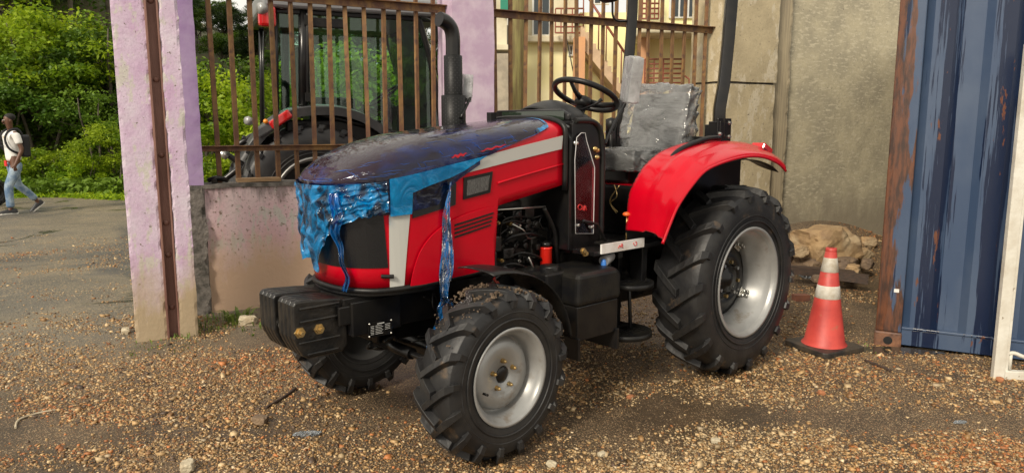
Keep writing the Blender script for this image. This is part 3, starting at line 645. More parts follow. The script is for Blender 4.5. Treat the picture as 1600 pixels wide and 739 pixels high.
# near front mudguard: curved plate hugging the wheel
def mudguard(s_):
    b = MB(); cu, cz = 1.945, .417
    def f(a, c, o_=0):
        if a < .30:
            q = a / .30; th = R(92) ; p = Vector((2.16 - .27 * q, 0, .90 - .0 * q - .018 * (1 - q))); r0 = .485 + o_; 
        th = R(97 - 86 * a); r0 = .485 + o_ + .015 * math.sin(a * 3.14) + .03 * max(0, .25 - a) * 2; y = .42 + .27 * c; drop = -.012 * (abs(c - .5) * 2) ** 3
        return Vector((cu + (r0 + drop) * math.cos(th + math.pi / 2 * 0) * 1.0, s_ * y, cz + (r0 + drop) * math.sin(th)))
    g_ = lambda a, c: Vector((2 * cu - f(a, c).x, f(a, c).y, f(a, c).z))
    b.grid(g_, 30, 6); o = b.build('mudguard', BLKM, trac, solid=.005)
    b = MB(); b.tube([(1.86, s_ * .42, .60), (1.80, s_ * .44, .80), (1.78, s_ * .52, .88)], .016, 8); b.tube([(1.74, s_ * .40, .60), (1.62, s_ * .44, .72), (1.56, s_ * .52, .74)], .014, 8)
    b.box(1.72, 1.90, s_ * .43 - .01, s_ * .43 + .01, .55, .72); b.build('bracket', BLK, o)
    for q in ((1.80, .455, .70), (1.68, .465, .66), (1.60, .50, .70)):
        b = MB(); b.lathe([(0, .012), (.012, .012), (.013, 0), (.018, 0), (.018, -.01)], M3((0, s_, 0), (q[0], s_ * q[1], q[2])), 6, smooth=False); b.build('bolt', BRASS, o)
    return o
mudguard(1); mudguard(-1)
b = MB(); b.box(-.04, .04, -.003, .003, -.008, .008, Matrix.Translation((1.79, .47, .80)) @ Matrix.Rotation(R(-48), 4, 'Y')); b.build('red_tag', LENS, trac)

# ---- engine
eng = empty('engine', (0, 0, 0), 0, trac)
b = MB(); b.box(1.28, 1.78, -.15, .15, .62, 1.04); b.box(1.30, 1.76, -.12, .12, 1.04, 1.16); b.box(1.02, 1.30, -.19, .19, .50, 1.0); b.box(1.78, 2.2, -.10, .10, .66, 1.0); b.build('engine_block', CAST, eng, bevel=.015)
b = MB(); b.tube([(1.34, 0, 1.17), (1.72, 0, 1.17)], .07, 14, flat=.8); b.build('rocker_cover', BLK, eng)
b = MB(); b.box(1.55, 1.74, .15, .23, .90, .99); b.box(1.60, 1.72, .15, .25, .82, .91); b.tube([(1.74, .20, .94), (1.80, .20, .94)], .05, 14); b.build('injection_pump', CAST, eng, bevel=.01)
for k in range(4):
    x = 1.60 + .035 * k; b = MB(); b.tube(smoothpath([(x, .2, .99), (x + .01, .23, 1.03 + .01 * k), (x - .04 * k + .03, .20, 1.07), (1.38 + .10 * k, .15, 1.10)], 5), .0045, 6); b.build('fuel_pipe', STEEL if k == 1 else BLK, eng)
b = MB(); b.tube([(*tr(775, 328, .29)[:1], .29, tr(775, 328, .29)[1]), (*tr(852, 323, .29)[:1], .29, tr(852, 323, .29)[1])], .0055, 8); b.build('strut_rod', STEEL, eng)
fu, fz = tr(853, 401, .24)
b = MB(); b.lathe([(0, -.055), (.028, -.055), (.034, -.048), (.034, .045), (.036, .048), (.036, .056), (.02, .058), (0, .058)], Matrix.Translation((fu, .24, fz)), 24); b.build('oil_filter', mat('filter_red', (.75, .02, .01), .35, coat=.3), eng)
b = MB(); b.lathe([(0, .058), (.03, .058), (.03, .085), (.0, .085)], Matrix.Translation((fu, .24, fz)), 20); b.box(fu - .02, fu + .02, .1, .24, fz + .06, fz + .09); b.build('filter_head', BLK, eng)
for pts, r_, m_ in (([(850, 325, .3), (866, 360, .29), (870, 390, .27), (872, 425, .22)], .012, BLKM), ([(850, 325, .3), (858, 345, .28), (862, 380, .2)], .008, BLKM), ([(778, 385, .2), (800, 370, .26), (830, 365, .27), (850, 372, .2)], .009, BLKM), ([(790, 405, .2), (815, 395, .25), (842, 402, .25), (846, 412, .2)], .008, BLKM),
                    ([(800, 350, .24), (818, 360, .26), (826, 372, .24), (846, 368, .2)], .0045, STEEL), ([(826, 402, .27), (832, 415, .28), (838, 430, .26)], .005, STEEL), ([(776, 352, .22), (800, 345, .24), (824, 350, .22)], .007, BLKM), ([(880, 330, .25), (876, 380, .24), (868, 420, .2)], .010, BLKM),
                    ([(780, 372, .22), (786, 345, .26), (812, 338, .26), (840, 345, .2)], .006, BLKM), ([(775, 420, .2), (800, 412, .25), (822, 418, .25), (845, 428, .2)], .008, BLKM)):
    P_ = [Vector((tr(x, y, v)[0], v, tr(x, y, v)[1])) for x, y, v in pts]; b = MB(); b.tube(smoothpath(P_, 6), r_, 8); b.build('hose', m_, eng)
for k in range(16):
    x, y = random.uniform(776, 850), random.uniform(340, 428); u, z = tr(x, y, .245); b = MB(); b.lathe([(0, .01), (.007, .01), (.008, 0), (.011, 0), (.011, -.04)], M3((0, 1, 0), (u, .225, z)), 6, smooth=False); b.build('bolt', (BRASS, STEEL, BLK)[k % 3], eng)
for k, (x, y, s_) in enumerate(((800, 360, .045), (835, 350, .03), (790, 395, .04), (822, 405, .03), (805, 335, .035), (838, 385, .025))):
    u, z = tr(x, y, .2); b = MB(); b.box(u - s_, u + s_, .12, .21 + .01 * k % .03, z - s_ * .7, z + s_ * .7); b.lathe([(0, .05), (s_ * .6, .05), (s_ * .7, .04), (s_ * .7, 0)], M3((0, 1, 0), (u, .18, z)), 16); b.build('casting', CAST, eng, bevel=.006)
# wiring, pipes and small fittings that fill the bay and the space under the frame
rw = random.Random(33)
for k in range(34):
    zone = k % 2
    if zone == 0: x0_, x1_, z0_, z1_, v0_ = 1.24, 1.72, .82, 1.15, .235
    else: x0_, x1_, z0_, z1_, v0_ = 1.05, 2.35, .50, .80, .20
    p0 = Vector((rw.uniform(x0_, x1_), rw.uniform(.12, v0_), rw.uniform(z0_, z1_))); L_ = rw.uniform(.08, .32); pts_ = [p0]
    for q in range(4): pts_.append(pts_[-1] + Vector((rw.gauss(0, 1) * L_ * .35, rw.uniform(-.02, .02), rw.gauss(-.15, .6) * L_ * .3)))
    pts_ = [Vector((min(max(p.x, x0_), x1_), min(p.y, v0_ + .02), min(max(p.z, z0_), z1_ + .02))) for p in pts_]
    b = MB(); b.tube(smoothpath(pts_, 5), rw.choice((.003, .004, .006, .009)), 6); b.build('cable', rw.choice((BLKM, BLKM, BLK, CAST, STEEL if k % 6 == 0 else BLKM)), eng)
for k in range(12):
    u, z = rw.uniform(1.28, 1.70), rw.uniform(.84, 1.12); s_ = rw.uniform(.015, .035); b = MB()
    if k % 2: b.box(u - s_, u + s_, .13, .20 + rw.uniform(0, .03), z - s_ * .8, z + s_ * .8)
    else: b.lathe([(0, .06), (s_ * .7, .06), (s_ * .8, .05), (s_ * .8, .0), (s_, 0), (s_, -.03)], M3((0, 1, 0), (u, .17, z)), 14)
    b.build('fitting', rw.choice((CAST, BLK, CAST)), eng, bevel=.003)
# gearbox housing
b = MB(); b.box(-.25, 1.04, -.16, .16, .42, .84); b.tube([(0, -.5, .60), (0, .5, .60)], .12, 18); b.box(.0, .3, -.2, .2, .45, .95); b.build('gearbox', CAST, trac, bevel=.03)

# ---- dash, firewall and acrylic-covered side panel
b = MB(); fp = [Vector(p) for p in ((1.265, 0, 1.10), (1.265, 0, 1.25))]
# firewall slab right behind the bonnet
b.box(1.125, 1.17, -.36, .36, .88, 1.50); b.prism([(y, z) for y, z in [(-.36, 1.5), (.36, 1.5), (.33, 1.565), (.25, 1.60), (-.25, 1.60), (-.33, 1.565)]], lambda a, c, d: Vector((d, a, c)), 1.125, 1.17); b.build('firewall', BLK, trac, bevel=.004)
sidepoly = [(1.15, .875), (1.15, 1.585), (1.13, 1.60), (1.02, 1.60), (.96, 1.585), (.925, 1.55), (.905, 1.49), (.895, 1.36), (.895, .875)]
b = MB(); b.prism(sidepoly, lambda a, c, d: Vector((a, d, c)), .335, .36); b.build('side_plate', BLK, trac, bevel=.004)
b = MB(); e_ = [(x, .362, z) for x, z in sidepoly[2:]]; b.tube(smoothpath(e_, 4), .016, 8); b.build('edge_moulding', BLKM, trac)
b = MB(); b.prism([(.905, .875), (.905, 1.5), (1.12, 1.58), (1.12, .875)], lambda a, c, d: Vector((a, d, c)), -.36, -.335); b.box(.9, 1.14, -.34, .34, .86, .885); b.build('console_side', BLK, trac)
ACR = film('clear_acrylic', (.86, .86, .86), .05, 1.45, .02, 5, alpha_white=.04, white=(.5, .3, .32))
acr = [Vector((tr(x, y, .375)[0], .375, tr(x, y, .375)[1])) for x, y in ((899, 365), (898, 250), (901, 215), (908, 208), (914, 208), (917, 222), (929, 262), (927, 365))]
b = MB(); n_ = len(acr); b.add(acr + [p - Vector((0, .004, 0)) for p in acr], [tuple(range(n_)), tuple(range(n_, 2 * n_))[::-1]] + [(i, (i + 1) % n_, (i + 1) % n_ + n_, i + n_) for i in range(n_)]); ac = b.build('acrylic_cover', ACR, trac)
b = MB(); b.tube([p + Vector((0, .001, 0)) for p in acr], .0022, 6, closed=True); b.build('cover_edge', mat('acrylic_edge', (.55, .55, .55), .2), ac)
def scribble(name, px, v, m, par, r_=.0022, axis=None):
    P_ = [Vector((tr(x, y, v)[0], v, tr(x, y, v)[1])) for x, y in px]; b = MB(); b.tube(smoothpath(P_, 4), r_, 5); return b.build(name, m, par)
REDINK = mat('red_marker', (.6, .03, .03), .5)
scribble('red_scribble', [(909, 321), (905, 320), (903, 324), (906, 328), (910, 325), (909, 321), (911, 329), (913, 321), (913, 329), (915, 322), (916, 329)], .377, REDINK, ac)
for x, y in ((901, 224), (903, 352), (924, 355), (934, 235), (934, 246), (931, 233)):
    u, z = tr(x, y, .37); b = MB(); b.lathe([(0, .012), (.009, .011), (.010, 0), (.014, 0), (.014, -.01)], M3((0, 1, 0), (u, .368, z)), 10); b.build('bolt', BRASS if x > 930 else STEEL, trac)
# dash cowl and flat visor at the back of the bonnet
b = MB(); b.grid(lambda a, c: Vector((1.13 - .42 * a, (-.24 + .48 * c) * (1 - .25 * a), 1.56 + .165 * math.sin(math.pi * c) ** .6 * math.sin(math.pi * (.25 + .6 * a)))), 16, 18); b.build('instrument_cowl', BLKM, trac, solid=.006)
b = MB(); b.box(.70, 1.13, -.2, .2, 1.30, 1.58); b.build('dash_housing', BLKM, trac, bevel=.02)
cw = [(-.33, 1.60), (-.33, 1.635), (-.27, 1.665), (.27, 1.665), (.33, 1.635), (.33, 1.60)]
b = MB(); b.prism(cw, lambda a, c, d: Vector((d, a, c)), 1.12, 1.15); b.build('rear_cowl', BLK, trac, bevel=.008)
vis = mat('tinted_visor', (.02, .03, .02), .08, coat=.8); b = MB(); b.box(1.152, 1.156, -.22, .30, 1.605, 1.655); b.build('visor', vis, trac)
# steering wheel
sw = empty('steering_wheel', (.66, 0, 1.742), 0, trac); tlt = Matrix.Rotation(R(-26), 4, 'Y')
b = MB(); b.tube([tlt @ Vector((.205 * math.cos(t), .205 * math.sin(t), .02)) for t in np.linspace(0, 2 * math.pi, 49)[:-1]], .018, 12, closed=True); b.build('steering_rim', BLKM, sw)
b = MB()
for a in (R(10), R(130), R(250)): b.tube([tlt @ Vector((.04 * math.cos(a), .04 * math.sin(a), -.02)), tlt @ Vector((.12 * math.cos(a), .12 * math.sin(a), -.012)), tlt @ Vector((.2 * math.cos(a), .2 * math.sin(a), .018))], [.024, .018, .016], 8, flat=.5)
b.build('spoke', BLKM, sw)
b = MB(); b.lathe([(0, .005), (.045, .0), (.055, -.03), (.05, -.06), (0, -.06)], tlt, 20); b.build('hub', BLKM, sw)
b = MB(); q = tlt @ Vector((0, 0, -.05)) + Vector((.66, 0, 1.742)); b.tube([q, q + Vector((.09, 0, -.13)), q + Vector((.13, 0, -.25))], [.032, .038, .045], 14); b.build('steering_column', BLKM, trac)
for k, (y, m_) in enumerate(((.13, BLKM), (-.16, BLKM))):
    b = MB(); b.tube([(.78, y * .4, 1.66), (.74, y * 1.2, 1.70), (.72, y * 1.5, 1.73)], [.006, .006, .012], 8); b.build('column_lever', m_, trac)
# ---- platform and step
b = MB(); b.box(.42, 1.13, -.52, .52, .86, .885); b.box(.86, .90, -.5, .5, .82, .86); b.build('platform', BLK, trac, bevel=.004)
stu = [tr(*q, .53) for q in ((940, 369), (1006, 363), (1006, 376), (940, 383))]
b = MB(); b.prism([(stu[0][0], .925), (stu[1][0], .925), (stu[1][0], .872), (stu[0][0], .872)], lambda a, c, d: Vector((a, d, c)), .522, .535); sr = b.build('step_edge_strip', mat('white_tape', (.75, .74, .72), .4, c2=(.6, .55, .5), nscale=9), trac)
z0 = .90
for k, cx_ in enumerate((.30, .62)):
    u = stu[0][0] + (stu[1][0] - stu[0][0]) * (.45 + .33 * k); pts = ([(u + .03, .537, z0 - .01), (u + .02, .537, z0 + .006), (u + .01, .537, z0 - .006), (u + .002, .537, z0 + .012), (u - .008, .537, z0 + .004), (u, .537, z0 - .004), (u - .012, .537, z0 - .012)], [(u + .02, .537, z0 + .008), (u + .01, .537, z0 - .010), (u - .006, .537, z0 - .008), (u - .010, .537, z0 + .008), (u + .004, .537, z0 + .010)])[k]
    b = MB(); b.tube(smoothpath(pts, 4), .002, 5); b.build('red_scribble', REDINK, sr)
for u, v, h, k in ((tr(979, 352, .44)[0], .44, .17, 0), (.98, .30, .02, 1)):
    b = MB(); b.tube([(u, v, .885), (u, v, .885 + h)], .0045, 8); b.build('lever_rod', BRASS, trac); b = MB(); b.lathe([(0, .014), (.018, .010), (.026, 0), (.02, -.01), (0, -.012)], Matrix.Translation((u, v, .89 + h)), 14); b.build('lever_knob', ORANGE, trac)
b = MB(); b.box(.86, .98, .38, .47, .90, .915, Matrix.Identity(4)); b.tube([(.92, .42, .91), (1.0, .42, 1.02), (1.12, .42, 1.05)], .010, 8); b.build('pedal', BLKM, trac, bevel=.004)
b = MB(); b.box(-.02, .50, -.42, .42, .885, 1.12); b.box(.46, .50, -.46, .46, .885, 1.2); b.box(-.35, .05, -.42, .42, 1.0, 1.25); b.build('seat_platform', BLK, trac, bevel=.02)
b = MB(); b.box(.10, .47, -.40, .40, 1.14, 1.20); b.build('red_deck', RED, trac, bevel=.015)
b = MB(); b.tube([(.5, .30, 1.14), (.515, .30, 1.14)], .03, 14); b.build('gold_cap', BRASS, trac)
b = MB(); b.tube(smoothpath([(.50, .12, 1.2), (.52, .16, 1.13), (.51, .10, 1.08), (.52, .17, 1.03)], 5), .004, 6); b.tube(smoothpath([(.52, .18, 1.2), (.54, .12, 1.10), (.52, .16, 1.02)], 5), .004, 6); b.build('loose_wire', BRASS, trac)
# ---- fuel tank, battery box, round foot steps
b = MB(); b.prism([(1.34, .80), (1.02, .80), (.985, .76), (.985, .62), (1.345, .62)], lambda a, c, d: Vector((a, d, c)), .27, .60)
b.build('fuel_tank', BLKM, trac, bevel=.03, seg=3)
b = MB(); b.box(1.0, 1.335, .28, .585, .43, .62); b.build('tank_cradle', BLK, trac, bevel=.006)
b = MB(); b.box(1.30, 1.46, .22, .48, .50, .80); b.lathe([(0, .03), (.05, .03), (.055, .02), (.055, 0)], Matrix.Translation((1.36, .40, .80)), 24); b.build('tank_filler', BLKM, trac, bevel=.015)
b = MB(); b.box(1.0, 1.02, .3, .60, .33, .45); b.box(1.32, 1.34, .3, .60, .33, .45); b.build('cradle_foot', BLK, trac, bevel=.003)
b = MB(); b.lathe([(0, .02), (.012, .018), (.016, .005), (.016, -.02)], Matrix.Translation((1.03, .50, .815)), 16); b.build('blue_cap', mat('cap_blue', (.05, .2, .6), .3), trac)
b = MB(); b.tube([(1.03, .50, .82), (.96, .48, .84), (.92, .42, .80)], [.03, .035, .03], 12); b.build('grey_valve', mat('grey_plastic', (.2, .2, .2), .5), trac)
for (u, v, z, r_) in ((.77, .47, .655, .150), (.80, .47, .365, .165)):
    b = MB(); M_ = Matrix.Translation((u, v, z)); b.lathe([(0, .0), (r_ * .9, .0), (r_ * .95, .012), (r_, .012), (r_, -.018), (r_ * .9, -.02), (0, -.02)], M_, 32)
    for k in range(5): b.box(u - r_ * .7, u + r_ * .7, v - .06 + .03 * k - .004, v - .06 + .03 * k + .004, z, z + .006)
    b.build('foot_step', BLKM, trac)
b = MB(); b.box(.84, .88, .32, .36, .36, .86); b.box(.70, .73, .32, .36, .36, .86); b.box(.70, .88, .33, .42, .37, .39); b.box(.70, .88, .33, .42, .64, .66); b.tube([(.74, .45, .66), (.74, .47, .37)], .012, 8); b.build('step_hanger', BLK, trac, bevel=.003)
b = MB(); b.box(.72, .90, .15, .34, .47, .72); b.tube([(.9, .2, .62), (.5, .22, .62)], .06, 14); b.build('side_housing', CAST, trac, bevel=.03)
for x, y in ((950, 391), (992, 386), (912, 392), (915, 396)):
    u, z = tr(x, y, .5); b = MB(); b.lathe([(0, .012), (.012, .012), (.013, 0), (.018, 0), (.018, -.01)], M3((0, 1, 0), (u, .5, z)), 6, smooth=False); b.build('bolt', BRASS, trac)
for xa, xb, za in ((.95, 1.0, .66), (.62, .67, .62)): b = MB(); b.box(xa, xb, .40, .49, za, .86); b.build('platform_bracket', BLK, trac, bevel=.004)

# ---- rear fenders
FI = [(.77, .965), (.76, 1.06), (.74, 1.19), (.62, 1.33), (.45, 1.42), (.22, 1.465), (0, 1.475), (-.25, 1.465), (-.45, 1.42)]
FO = [(.93, .955), (.865, 1.06), (.80, 1.15), (.675, 1.255), (.52, 1.34), (.20, 1.392), (-.05, 1.39), (-.25, 1.345), (-.36, 1.29)]
FI2 = smoothpath([(a, c, 0) for a, c in FI], 5); FO2 = smoothpath([(a, c, 0) for a, c in FO], 5)
def fender(s_):
    def f(a, c):
        i = a * (len(FI2) - 1); k = min(int(i), len(FI2) - 2); q = i - k; A = FI2[k] * (1 - q) + FI2[k + 1] * q; B = FO2[k] * (1 - q) + FO2[k + 1] * q
        if c <= .7: t = c / .7; y = .44 + .31 * t; P_ = A * (1 - t * .45) + B * t * .45; P_ = P_ + np.array([0, .012 * math.sin(t * 3.14), 0]) + (np.array([0, .012, 0]) if .55 < t < .9 else 0)
        else: t = (c - .7) / .3; y = .75 + .075 * math.sin(t * math.pi / 2); P_ = A * .55 + B * .45; P_ = P_ * (1 - t) + B * t
        return Vector((P_[0], s_ * y, P_[1]))
    b = MB(); b.grid(f, 48, 20); o = b.build('fender', RED, trac, solid=.004)
    # inner cheek between seat and wheel
    pl_ = [(p[0], p[1]) for p in FI2] + [(-.45, .95), (.75, .90)]; b = MB(); b.prism(pl_, lambda a, c, d: Vector((a, s_ * d, c)), .438, .446); b.build('inner_cheek', BLK, o)
    b = MB(); e = [f(i / 48, 1.) - Vector((0, 0, .006)) for i in range(49)]; b.tube(e, .009, 6); b.build('rolled_edge', RED, o)
    b = MB(); b.grid(lambda a, c: f(.14 + .85 * a, 0) * (1 - (.05 + .85 * c)) + f(.14 + .85 * a, 1) * (.05 + .85 * c) + (Vector((0, s_ * .6, .70)) - f(.14 + .85 * a, .5)).normalized() * (.034 + .02 * math.sin(c * math.pi)), 40, 6); b.build('underside', BLKM, o, solid=.004)
    # rear lamp
    b = MB(); b.box(-.40, -.28, s_ * .66 - .05, s_ * .66 + .05, 1.395, 1.445, Matrix.Translation((-.34, 0, 1.42)) @ Matrix.Rotation(R(-24), 4, 'Y') @ Matrix.Translation((.34, 0, -1.42))); l_ = b.build('rear_lamp', LENS, o, bevel=.012)
    b = MB(); b.box(-.41, -.27, s_ * .66 - .056, s_ * .66 + .056, 1.385, 1.405, Matrix.Translation((-.34, 0, 1.42)) @ Matrix.Rotation(R(-24), 4, 'Y') @ Matrix.Translation((.34, 0, -1.42))); b.build('lamp_base', BLKM, l_, bevel=.004)
    # grab rail
    if s_ > 0:
        hp = [(1046, 263), (1048, 250), (1058, 238), (1075, 228), (1098, 219), (1112, 216), (1124, 216)]
        P_ = [Vector((tr(x, y, .56)[0], .56, tr(x, y, .56)[1])) for x, y in hp]; b = MB(); b.tube(smoothpath(P_, 5), .017, 10); q = P_[4]; b.tube([q, q - Vector((0, 0, .08))], .012, 8); b.build('grab_rail', BLKM, o)
    else:
        b = MB(); b.tube(smoothpath([(.60, -.56, 1.33), (.58, -.56, 1.42), (.45, -.56, 1.50), (.25, -.56, 1.54), (.15, -.56, 1.47)], 5), .017, 10); b.build('grab_rail', BLKM, o)
    return o
fn = fender(1); tag(fn, 'near red rear fender over the big wheel'); fender(-1)
# ---- roll bar
b = MB(); P0 = [Vector((tr(x, y, .44)[0], .44, tr(x, y, .44)[1])) for x, y in ((1122, 216), (1124, 170), (1131, 130), (1138, 60), (1143, 0), (1146, -60))]
ux = [p.x for p in P0]; zx = [p.z for p in P0]
rb_near = [Vector((x, .44, z)) for x, z in zip(ux, zx)]
topz = 2.72
ring = rb_near + [Vector((ux[-1], .42, topz - .04)), Vector((ux[-1], .34, topz)), Vector((ux[-1], -.30, topz)), Vector((ux[-1], -.36, topz - .04))] + [Vector((x, -.38, z)) for x, z in list(zip(ux, zx))[::-1]]
b.tube(ring, .051, 4); rb = b.build('roll_bar', BLK, trac, bevel=.006)
for s_ in (-1, 1):
    b = MB(); b.box(ux[0] - .05, ux[0] + .05, s_ * .44 - .045, s_ * .44 + .045, 1.42, 1.60); b.box(ux[0] - .09, ux[0] + .07, s_ * .47, s_ * .48, 1.47, 1.62); b.box(ux[0] - .04, ux[0] + .04, s_ * .36, s_ * .44, 1.40, 1.58); o = b.build('roll_bar_bracket', BLK, rb, bevel=.004)
    for du, dz in ((-.06, 1.50), (-.06, 1.59), (.05, 1.52)):
        b2_ = MB(); b2_.lathe([(0, .012), (.010, .012), (.011, 0), (.015, 0), (.015, -.008)], M3((0, s_, 0), (ux[0] + du, s_ * .484, dz)), 6, smooth=False); b2_.build('bolt', STEEL, o)
b = MB(); b.box(ux[0] - .03, ux[0] + .03, -.44, .44, 1.44, 1.50); b.build('cross_beam', BLK, rb, bevel=.004)
# far-side cab lamp on a bent bar at the top of the roll bar
def pv(x, y, v): u, z = tr(x, y, v); return Vector((u, v, z))
b = MB(); b.tube(smoothpath([pv(957, -20, -.40), pv(957, 8, -.40), pv(958, 26, -.40), pv(966, 34, -.40), pv(985, 33, -.43)], 5), .008, 8); o = b.build('lamp_arm', BLK, rb)
b = MB(); b.lathe([(0, .05), (.06, .045), (.075, .02), (.078, -.03), (.05, -.05), (0, -.055)], M3(tuple(Vector((.3, .1, 1)).normalized()), pv(952, -8, -.40)), 24); b.build('work_lamp', BLKM, o)
# ---- seat wrapped in clear plastic
seat = empty('seat', (0, 0, 0), 0, trac); tag(seat, 'dark seat wrapped in crumpled clear plastic')
SEATM = mat('seat_vinyl', (.035, .036, .038), .5, bump=.2, bscale=20)
b = MB(); b.box(.02, .46, -.24, .24, 1.30, 1.39); b.build('seat_cushion', SEATM, seat, bevel=.035, seg=4)
MS = Matrix.Translation((-.02, 0, 1.36)) @ Matrix.Rotation(R(-12), 4, 'Y')
b = MB(); b.box(-.09, .0, -.235, .235, .0, .45, MS); b.build('backrest', SEATM, seat, bevel=.044, seg=5)
b = MB(); b.box(.05, .40, -.15, .15, 1.2, 1.30); b.build('seat_base', BLK, seat, bevel=.02)
CLR = film('clear_wrap', (.94, .94, .93), .07, 1.6, 1.0, 9, alpha_white=.24, white=(.76, .77, .76), stretch=(1, .8, 1.6), lohi=(.35, .7), k=(.72, 1.35))
def wrapbox(M_, x0, x1, y0, y1, z0, z1, amp, name, n=34, seed=0, par=None, m_=None, flare=0.):
    sm_ = True
    bm = bmesh.new(); bmesh.ops.create_cube(bm, size=1); bmesh.ops.subdivide_edges(bm, edges=bm.edges[:], cuts=n // 2, use_grid_fill=True)
    c = Vector(((x0 + x1) / 2, (y0 + y1) / 2, (z0 + z1) / 2)); s_ = Vector((x1 - x0, y1 - y0, z1 - z0))
    for v in bm.verts:
        p = v.co.copy(); r_ = p.length; q = Vector([math.copysign(abs(2 * a) ** 1.0, a) / 2 for a in p])
        k = 1 - .10 * max(0, (abs(q.x) + abs(q.y) + abs(q.z)) - 1.0)
        q = Vector((q.x * s_.x, q.y * s_.y, q.z * s_.z)) * k
        if flare and p.z < -.1: q.x *= 1 + flare * (-.1 - p.z) * 2; q.y *= 1 + flare * .4 * (-.1 - p.z)
        nz_ = noise.noise(Vector((q.x * 9, q.y * 9, q.z * 7 + seed))); nz2 = 1 - abs(noise.noise(Vector((q.x * 16 + q.z * 8, q.y * 22 - q.z * 9, seed + 4)))) * 2
        v.co = M_ @ (c + q + q.normalized() * (nz_ * amp + nz2 * amp * .6))
    me = bpy.data.meshes.new(name); bm.to_mesh(me); bm.free(); me.materials.append(m_ or CLR)
    for p_ in me.polygons: p_.use_smooth = sm_
    o = bpy.data.objects.new(name, me); COL.objects.link(o); o.parent = par; return o
wrapbox(MS, -.115, .03, -.265, .265, -.05, .485, .030, 'plastic_wrap', 64, 1, seat)
wrapbox(Matrix.Identity(4), .02, .49, -.265, .265, 1.285, 1.42, .024, 'plastic_wrap', 56, 5, seat)
b = MB(); b.grid(lambda a, c: Vector((.40 - .42 * a + .03 * math.sin(c * 9), .26 + .05 * c + .03 * math.sin(a * 17 + c * 4) * c, 1.40 - .27 * c * (1 - .9 * abs(a - .55)) + .16 * max(0, a - .6))), 34, 20); b.build('plastic_wrap', CLR, seat)
# ---- wrapped mirror by the wheel, on a thin arm; the other on the far side
BUB = film('bubble_wrap', (.9, .9, .9), .15, 1.45, .25, 12, alpha_white=.62, white=(.70, .71, .72), drops=1., k=(.8, 1.25))
def mirror(px, v, w_, h_, arm, name='mirror'):
    p = pv(*px, v); o = empty(name, (0, 0, 0), 0, trac); M_ = Matrix.Translation(p) @ Matrix.Rotation(R(-8), 4, 'X') @ Matrix.Rotation(R(-42 + 8), 4, 'Z')
    b = MB(); b.box(-.02, .02, -w_ / 2 + .02, w_ / 2 - .02, -h_ / 2 + .02, h_ / 2 - .02, M_); b.build('mirror_body', mat('mirror_grey', (.16, .17, .17), .4), o, bevel=.012)
    wrapbox(M_, -.034, .034, -w_ / 2, w_ / 2, -h_ / 2, h_ / 2, .0045, 'bubble_wrap', 40, 2, o, BUB)
    b = MB(); b.tube(smoothpath([pv(x, y, vv) for x, y, vv in arm], 4), .009, 8); b.build('mirror_arm', BLK, o); return o
m1 = mirror((987, 125), .33, .185, .27, [(977, 163, .33), (968, 178, .34), (955, 203, .35), (945, 226, .36)]); tag(m1, 'mirror wrapped in bubble wrap beside the seat')
m2 = mirror((729, 138), -.42, .06, .16, [(729, 160, -.42), (736, 150, -.4), (720, 185, -.35)])
b = MB(); b.tube([pv(722, 158, -.42), pv(734, 150, -.42)], .02, 8); b.build('mirror_mount', BLKM, trac)
b = MB(); b.box(*(lambda q: (q.x - .02, q.x + .02, q.y - .02, q.y + .02, q.z - .02, q.z + .03))(pv(768, 184, -.2))); b.build('mirror_mount', BLKM, trac)
b = MB(); q = pv(955, 195, -.2); b.lathe([(0, .05), (.03, .04), (.04, 0), (.03, -.04), (0, -.05)], Matrix.Translation(q), 14); b.tube([q, q - Vector((0, 0, .3))], .01, 8); b.build('gear_lever', BLKM, trac)
# ---- exhaust on the far side of the bonnet
ex = empty('exhaust', (0, 0, 0), 0, trac); VE = -.43; cxu, cz1 = tr(709, 195, VE)
zt = lambda y: tr(709, y, VE)[1]
b = MB(); b.lathe([(0, zt(225) - .1), (.074, zt(225) - .1), (.074, zt(150)), (.062, zt(149)), (0, zt(149))], Matrix.Translation((cxu, VE, 0)), 28); b.build('heat_shield', mat('perforated', (.005, .005, .005), .45, spec=.3), ex)
b = MB(); b.lathe([(.056, zt(152)), (.056, zt(88)), (.047, zt(87)), (0, zt(87))], Matrix.Translation((cxu, VE, 0)), 24); b.build('heat_shield', MATS['perforated'], ex)
b = MB(); P_ = smoothpath([Vector((cxu, VE, zt(90))), Vector((cxu, VE, zt(60))), Vector((cxu + .015, VE, zt(45))), Vector((cxu + .055, VE, zt(36))), Vector((cxu + .10, VE, zt(33)))], 6); b.tube(P_, .044, 16); b.build('exhaust_pipe', BLK, ex)
# perforation holes
b = MB()
for zi in range(15):
    for ai in range(14):
        a = ai / 14 * 6.283 + (zi % 2) * .22
        for rr_, za, zb in ((.0745, zt(195), zt(153)), (.0565, zt(148), zt(90))):
            z = za + (zb - za) * (zi + .5) / 15; c = Vector((cxu + rr_ * math.cos(a), VE + rr_ * math.sin(a), z)); b.lathe([(0, .0006), (.0035, .0004)], M3((math.cos(a), math.sin(a), 0), c), 6)
tag(b.build('perforation', mat('hole_grey', (.035, .035, .035), .6), ex), kind='stuff')
